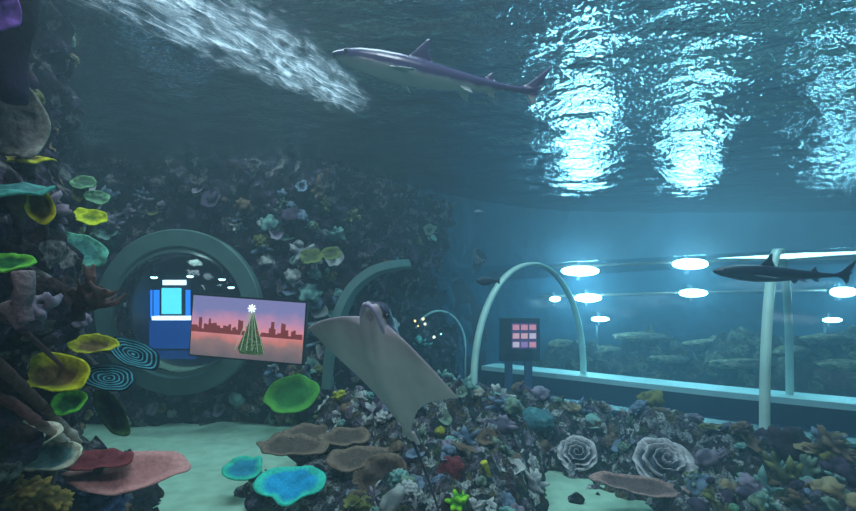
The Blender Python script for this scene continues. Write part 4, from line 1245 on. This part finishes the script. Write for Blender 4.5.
r = ramp(nt, math_n('MULTIPLY', tot, math_n('POWER', at.outputs['Fac'], .8), True), [(.05, (0, 0, 0)), (.7, (1, 1, 1))])
mx = N(nt, 'ShaderNodeMixShader'); nt.links.new(r.outputs[0], mx.inputs[0]); nt.links.new(tr.outputs[0], mx.inputs[1]); nt.links.new(ms.outputs[0], mx.inputs[2])
o = N(nt, 'ShaderNodeOutputMaterial'); nt.links.new(mx.outputs[0], o.inputs[0])
FA, FB = Vector((-2.2, 2.5, 0)), Vector((-.9, 4.9, 0))
def seg_d(x, y):
    p = Vector((x, y, 0)); d = FB - FA; u = max(0, min(1, (p - FA).dot(d) / d.length_squared))
    return (p - FA - d * u).length, u
vs, fs = grid(-3.4, .2, 2.0, 5.6, .05, lambda x, y: SURF - .012 + wave(x, y))
tt = []
for v in vs:
    d, u = seg_d(v.x, v.y)
    tt.append(max(0, 1 - d / (.85 - .45 * u)) * (1 if u < .98 else .5))
fs = [f for f in fs if max(tt[i] for i in f) > 0]
used = sorted({i for f in fs for i in f}); mp_ = {o_: n_ for n_, o_ in enumerate(used)}
fo = mk('wisps', [vs[i] for i in used], [tuple(mp_[i] for i in f) for f in fs], m, None, True, [tt[i] for i in used])
tag(fo, 'white wispy streak on the water surface at upper left', 'wisps', kind='stuff')

# ------------------------------------------------------------------ lights, world, camera
def area(name, loc, target, size, power, rgb, spread=PI):
    l = bpy.data.lights.new(name, 'AREA'); l.energy = power; l.size = size; l.color = rgb; l.spread = spread
    o = bpy.data.objects.new(name, l); COL.objects.link(o); o.location = loc
    o.rotation_euler = (Vector(target) - Vector(loc)).to_track_quat('-Z', 'Y').to_euler()
    o['kind'] = 'helper'
    return o
area('ceiling_lamp', (-2.6, 3.6, 7.5), (-2.9, 4.2, 0), 1.6, 190, (.92, .95, 1.0))
area('ceiling_lamp', (-.3, 4.2, 7.5), (-.2, 4.8, 0), 1.6, 150, (.86, .96, 1.0))
area('ceiling_lamp', (3.2, 4.4, 7.5), (3.0, 5.2, 0), 1.6, 190, (.7, .95, 1.0))
area('ceiling_lamp', (-3.2, 6.0, 7.5), (-3.0, 6.3, 0), 1.4, 150, (.75, 1.0, .9))
area('ceiling_lamp', (7.5, 9.2, 7.5), (7.5, 9.6, 0), 2.5, 350, (.6, .95, 1.0))
area('ceiling_lamp', (.6, .6, 7.3), (-2.3, 3.2, 1.5), 1.2, 180, (1.0, .95, .97))  # added over the visitors' side to brighten the left reef wall
area('hall_fill_light', (-.6, -2.6, 2.9), (-.4, 4.0, 1.2), 1.4, 38, (1.0, .9, .95))  # unseen fill added behind the camera to brighten the ray's belly
w = bpy.data.worlds.new('water_world'); SC.world = w; w.use_nodes = True
bg = w.node_tree.nodes['Background']
bg.inputs[0].default_value = (.62, .42, .95, 1); bg.inputs[1].default_value = .024
cam = bpy.data.cameras.new('camera'); co = bpy.data.objects.new('camera', cam); COL.objects.link(co)
co.location = (0, 0, CZ); co.rotation_euler = (PI / 2, 0, 0)
cam.sensor_width = 36; cam.lens = 36 * F / 856; cam.shift_y = (HY - 255.5) / 856
cam.clip_start = .02
SC.camera = co
vsn = SC.view_settings
vsn.view_transform = 'Standard'; vsn.look = 'None'; vsn.gamma = 1; vsn.use_curve_mapping = False; vsn.exposure = 0
cy_ = SC.cycles
cy_.max_bounces = 8; cy_.transparent_max_bounces = 16; cy_.volume_bounces = 1; cy_.sample_clamp_indirect = 6
cy_.caustics_reflective = True
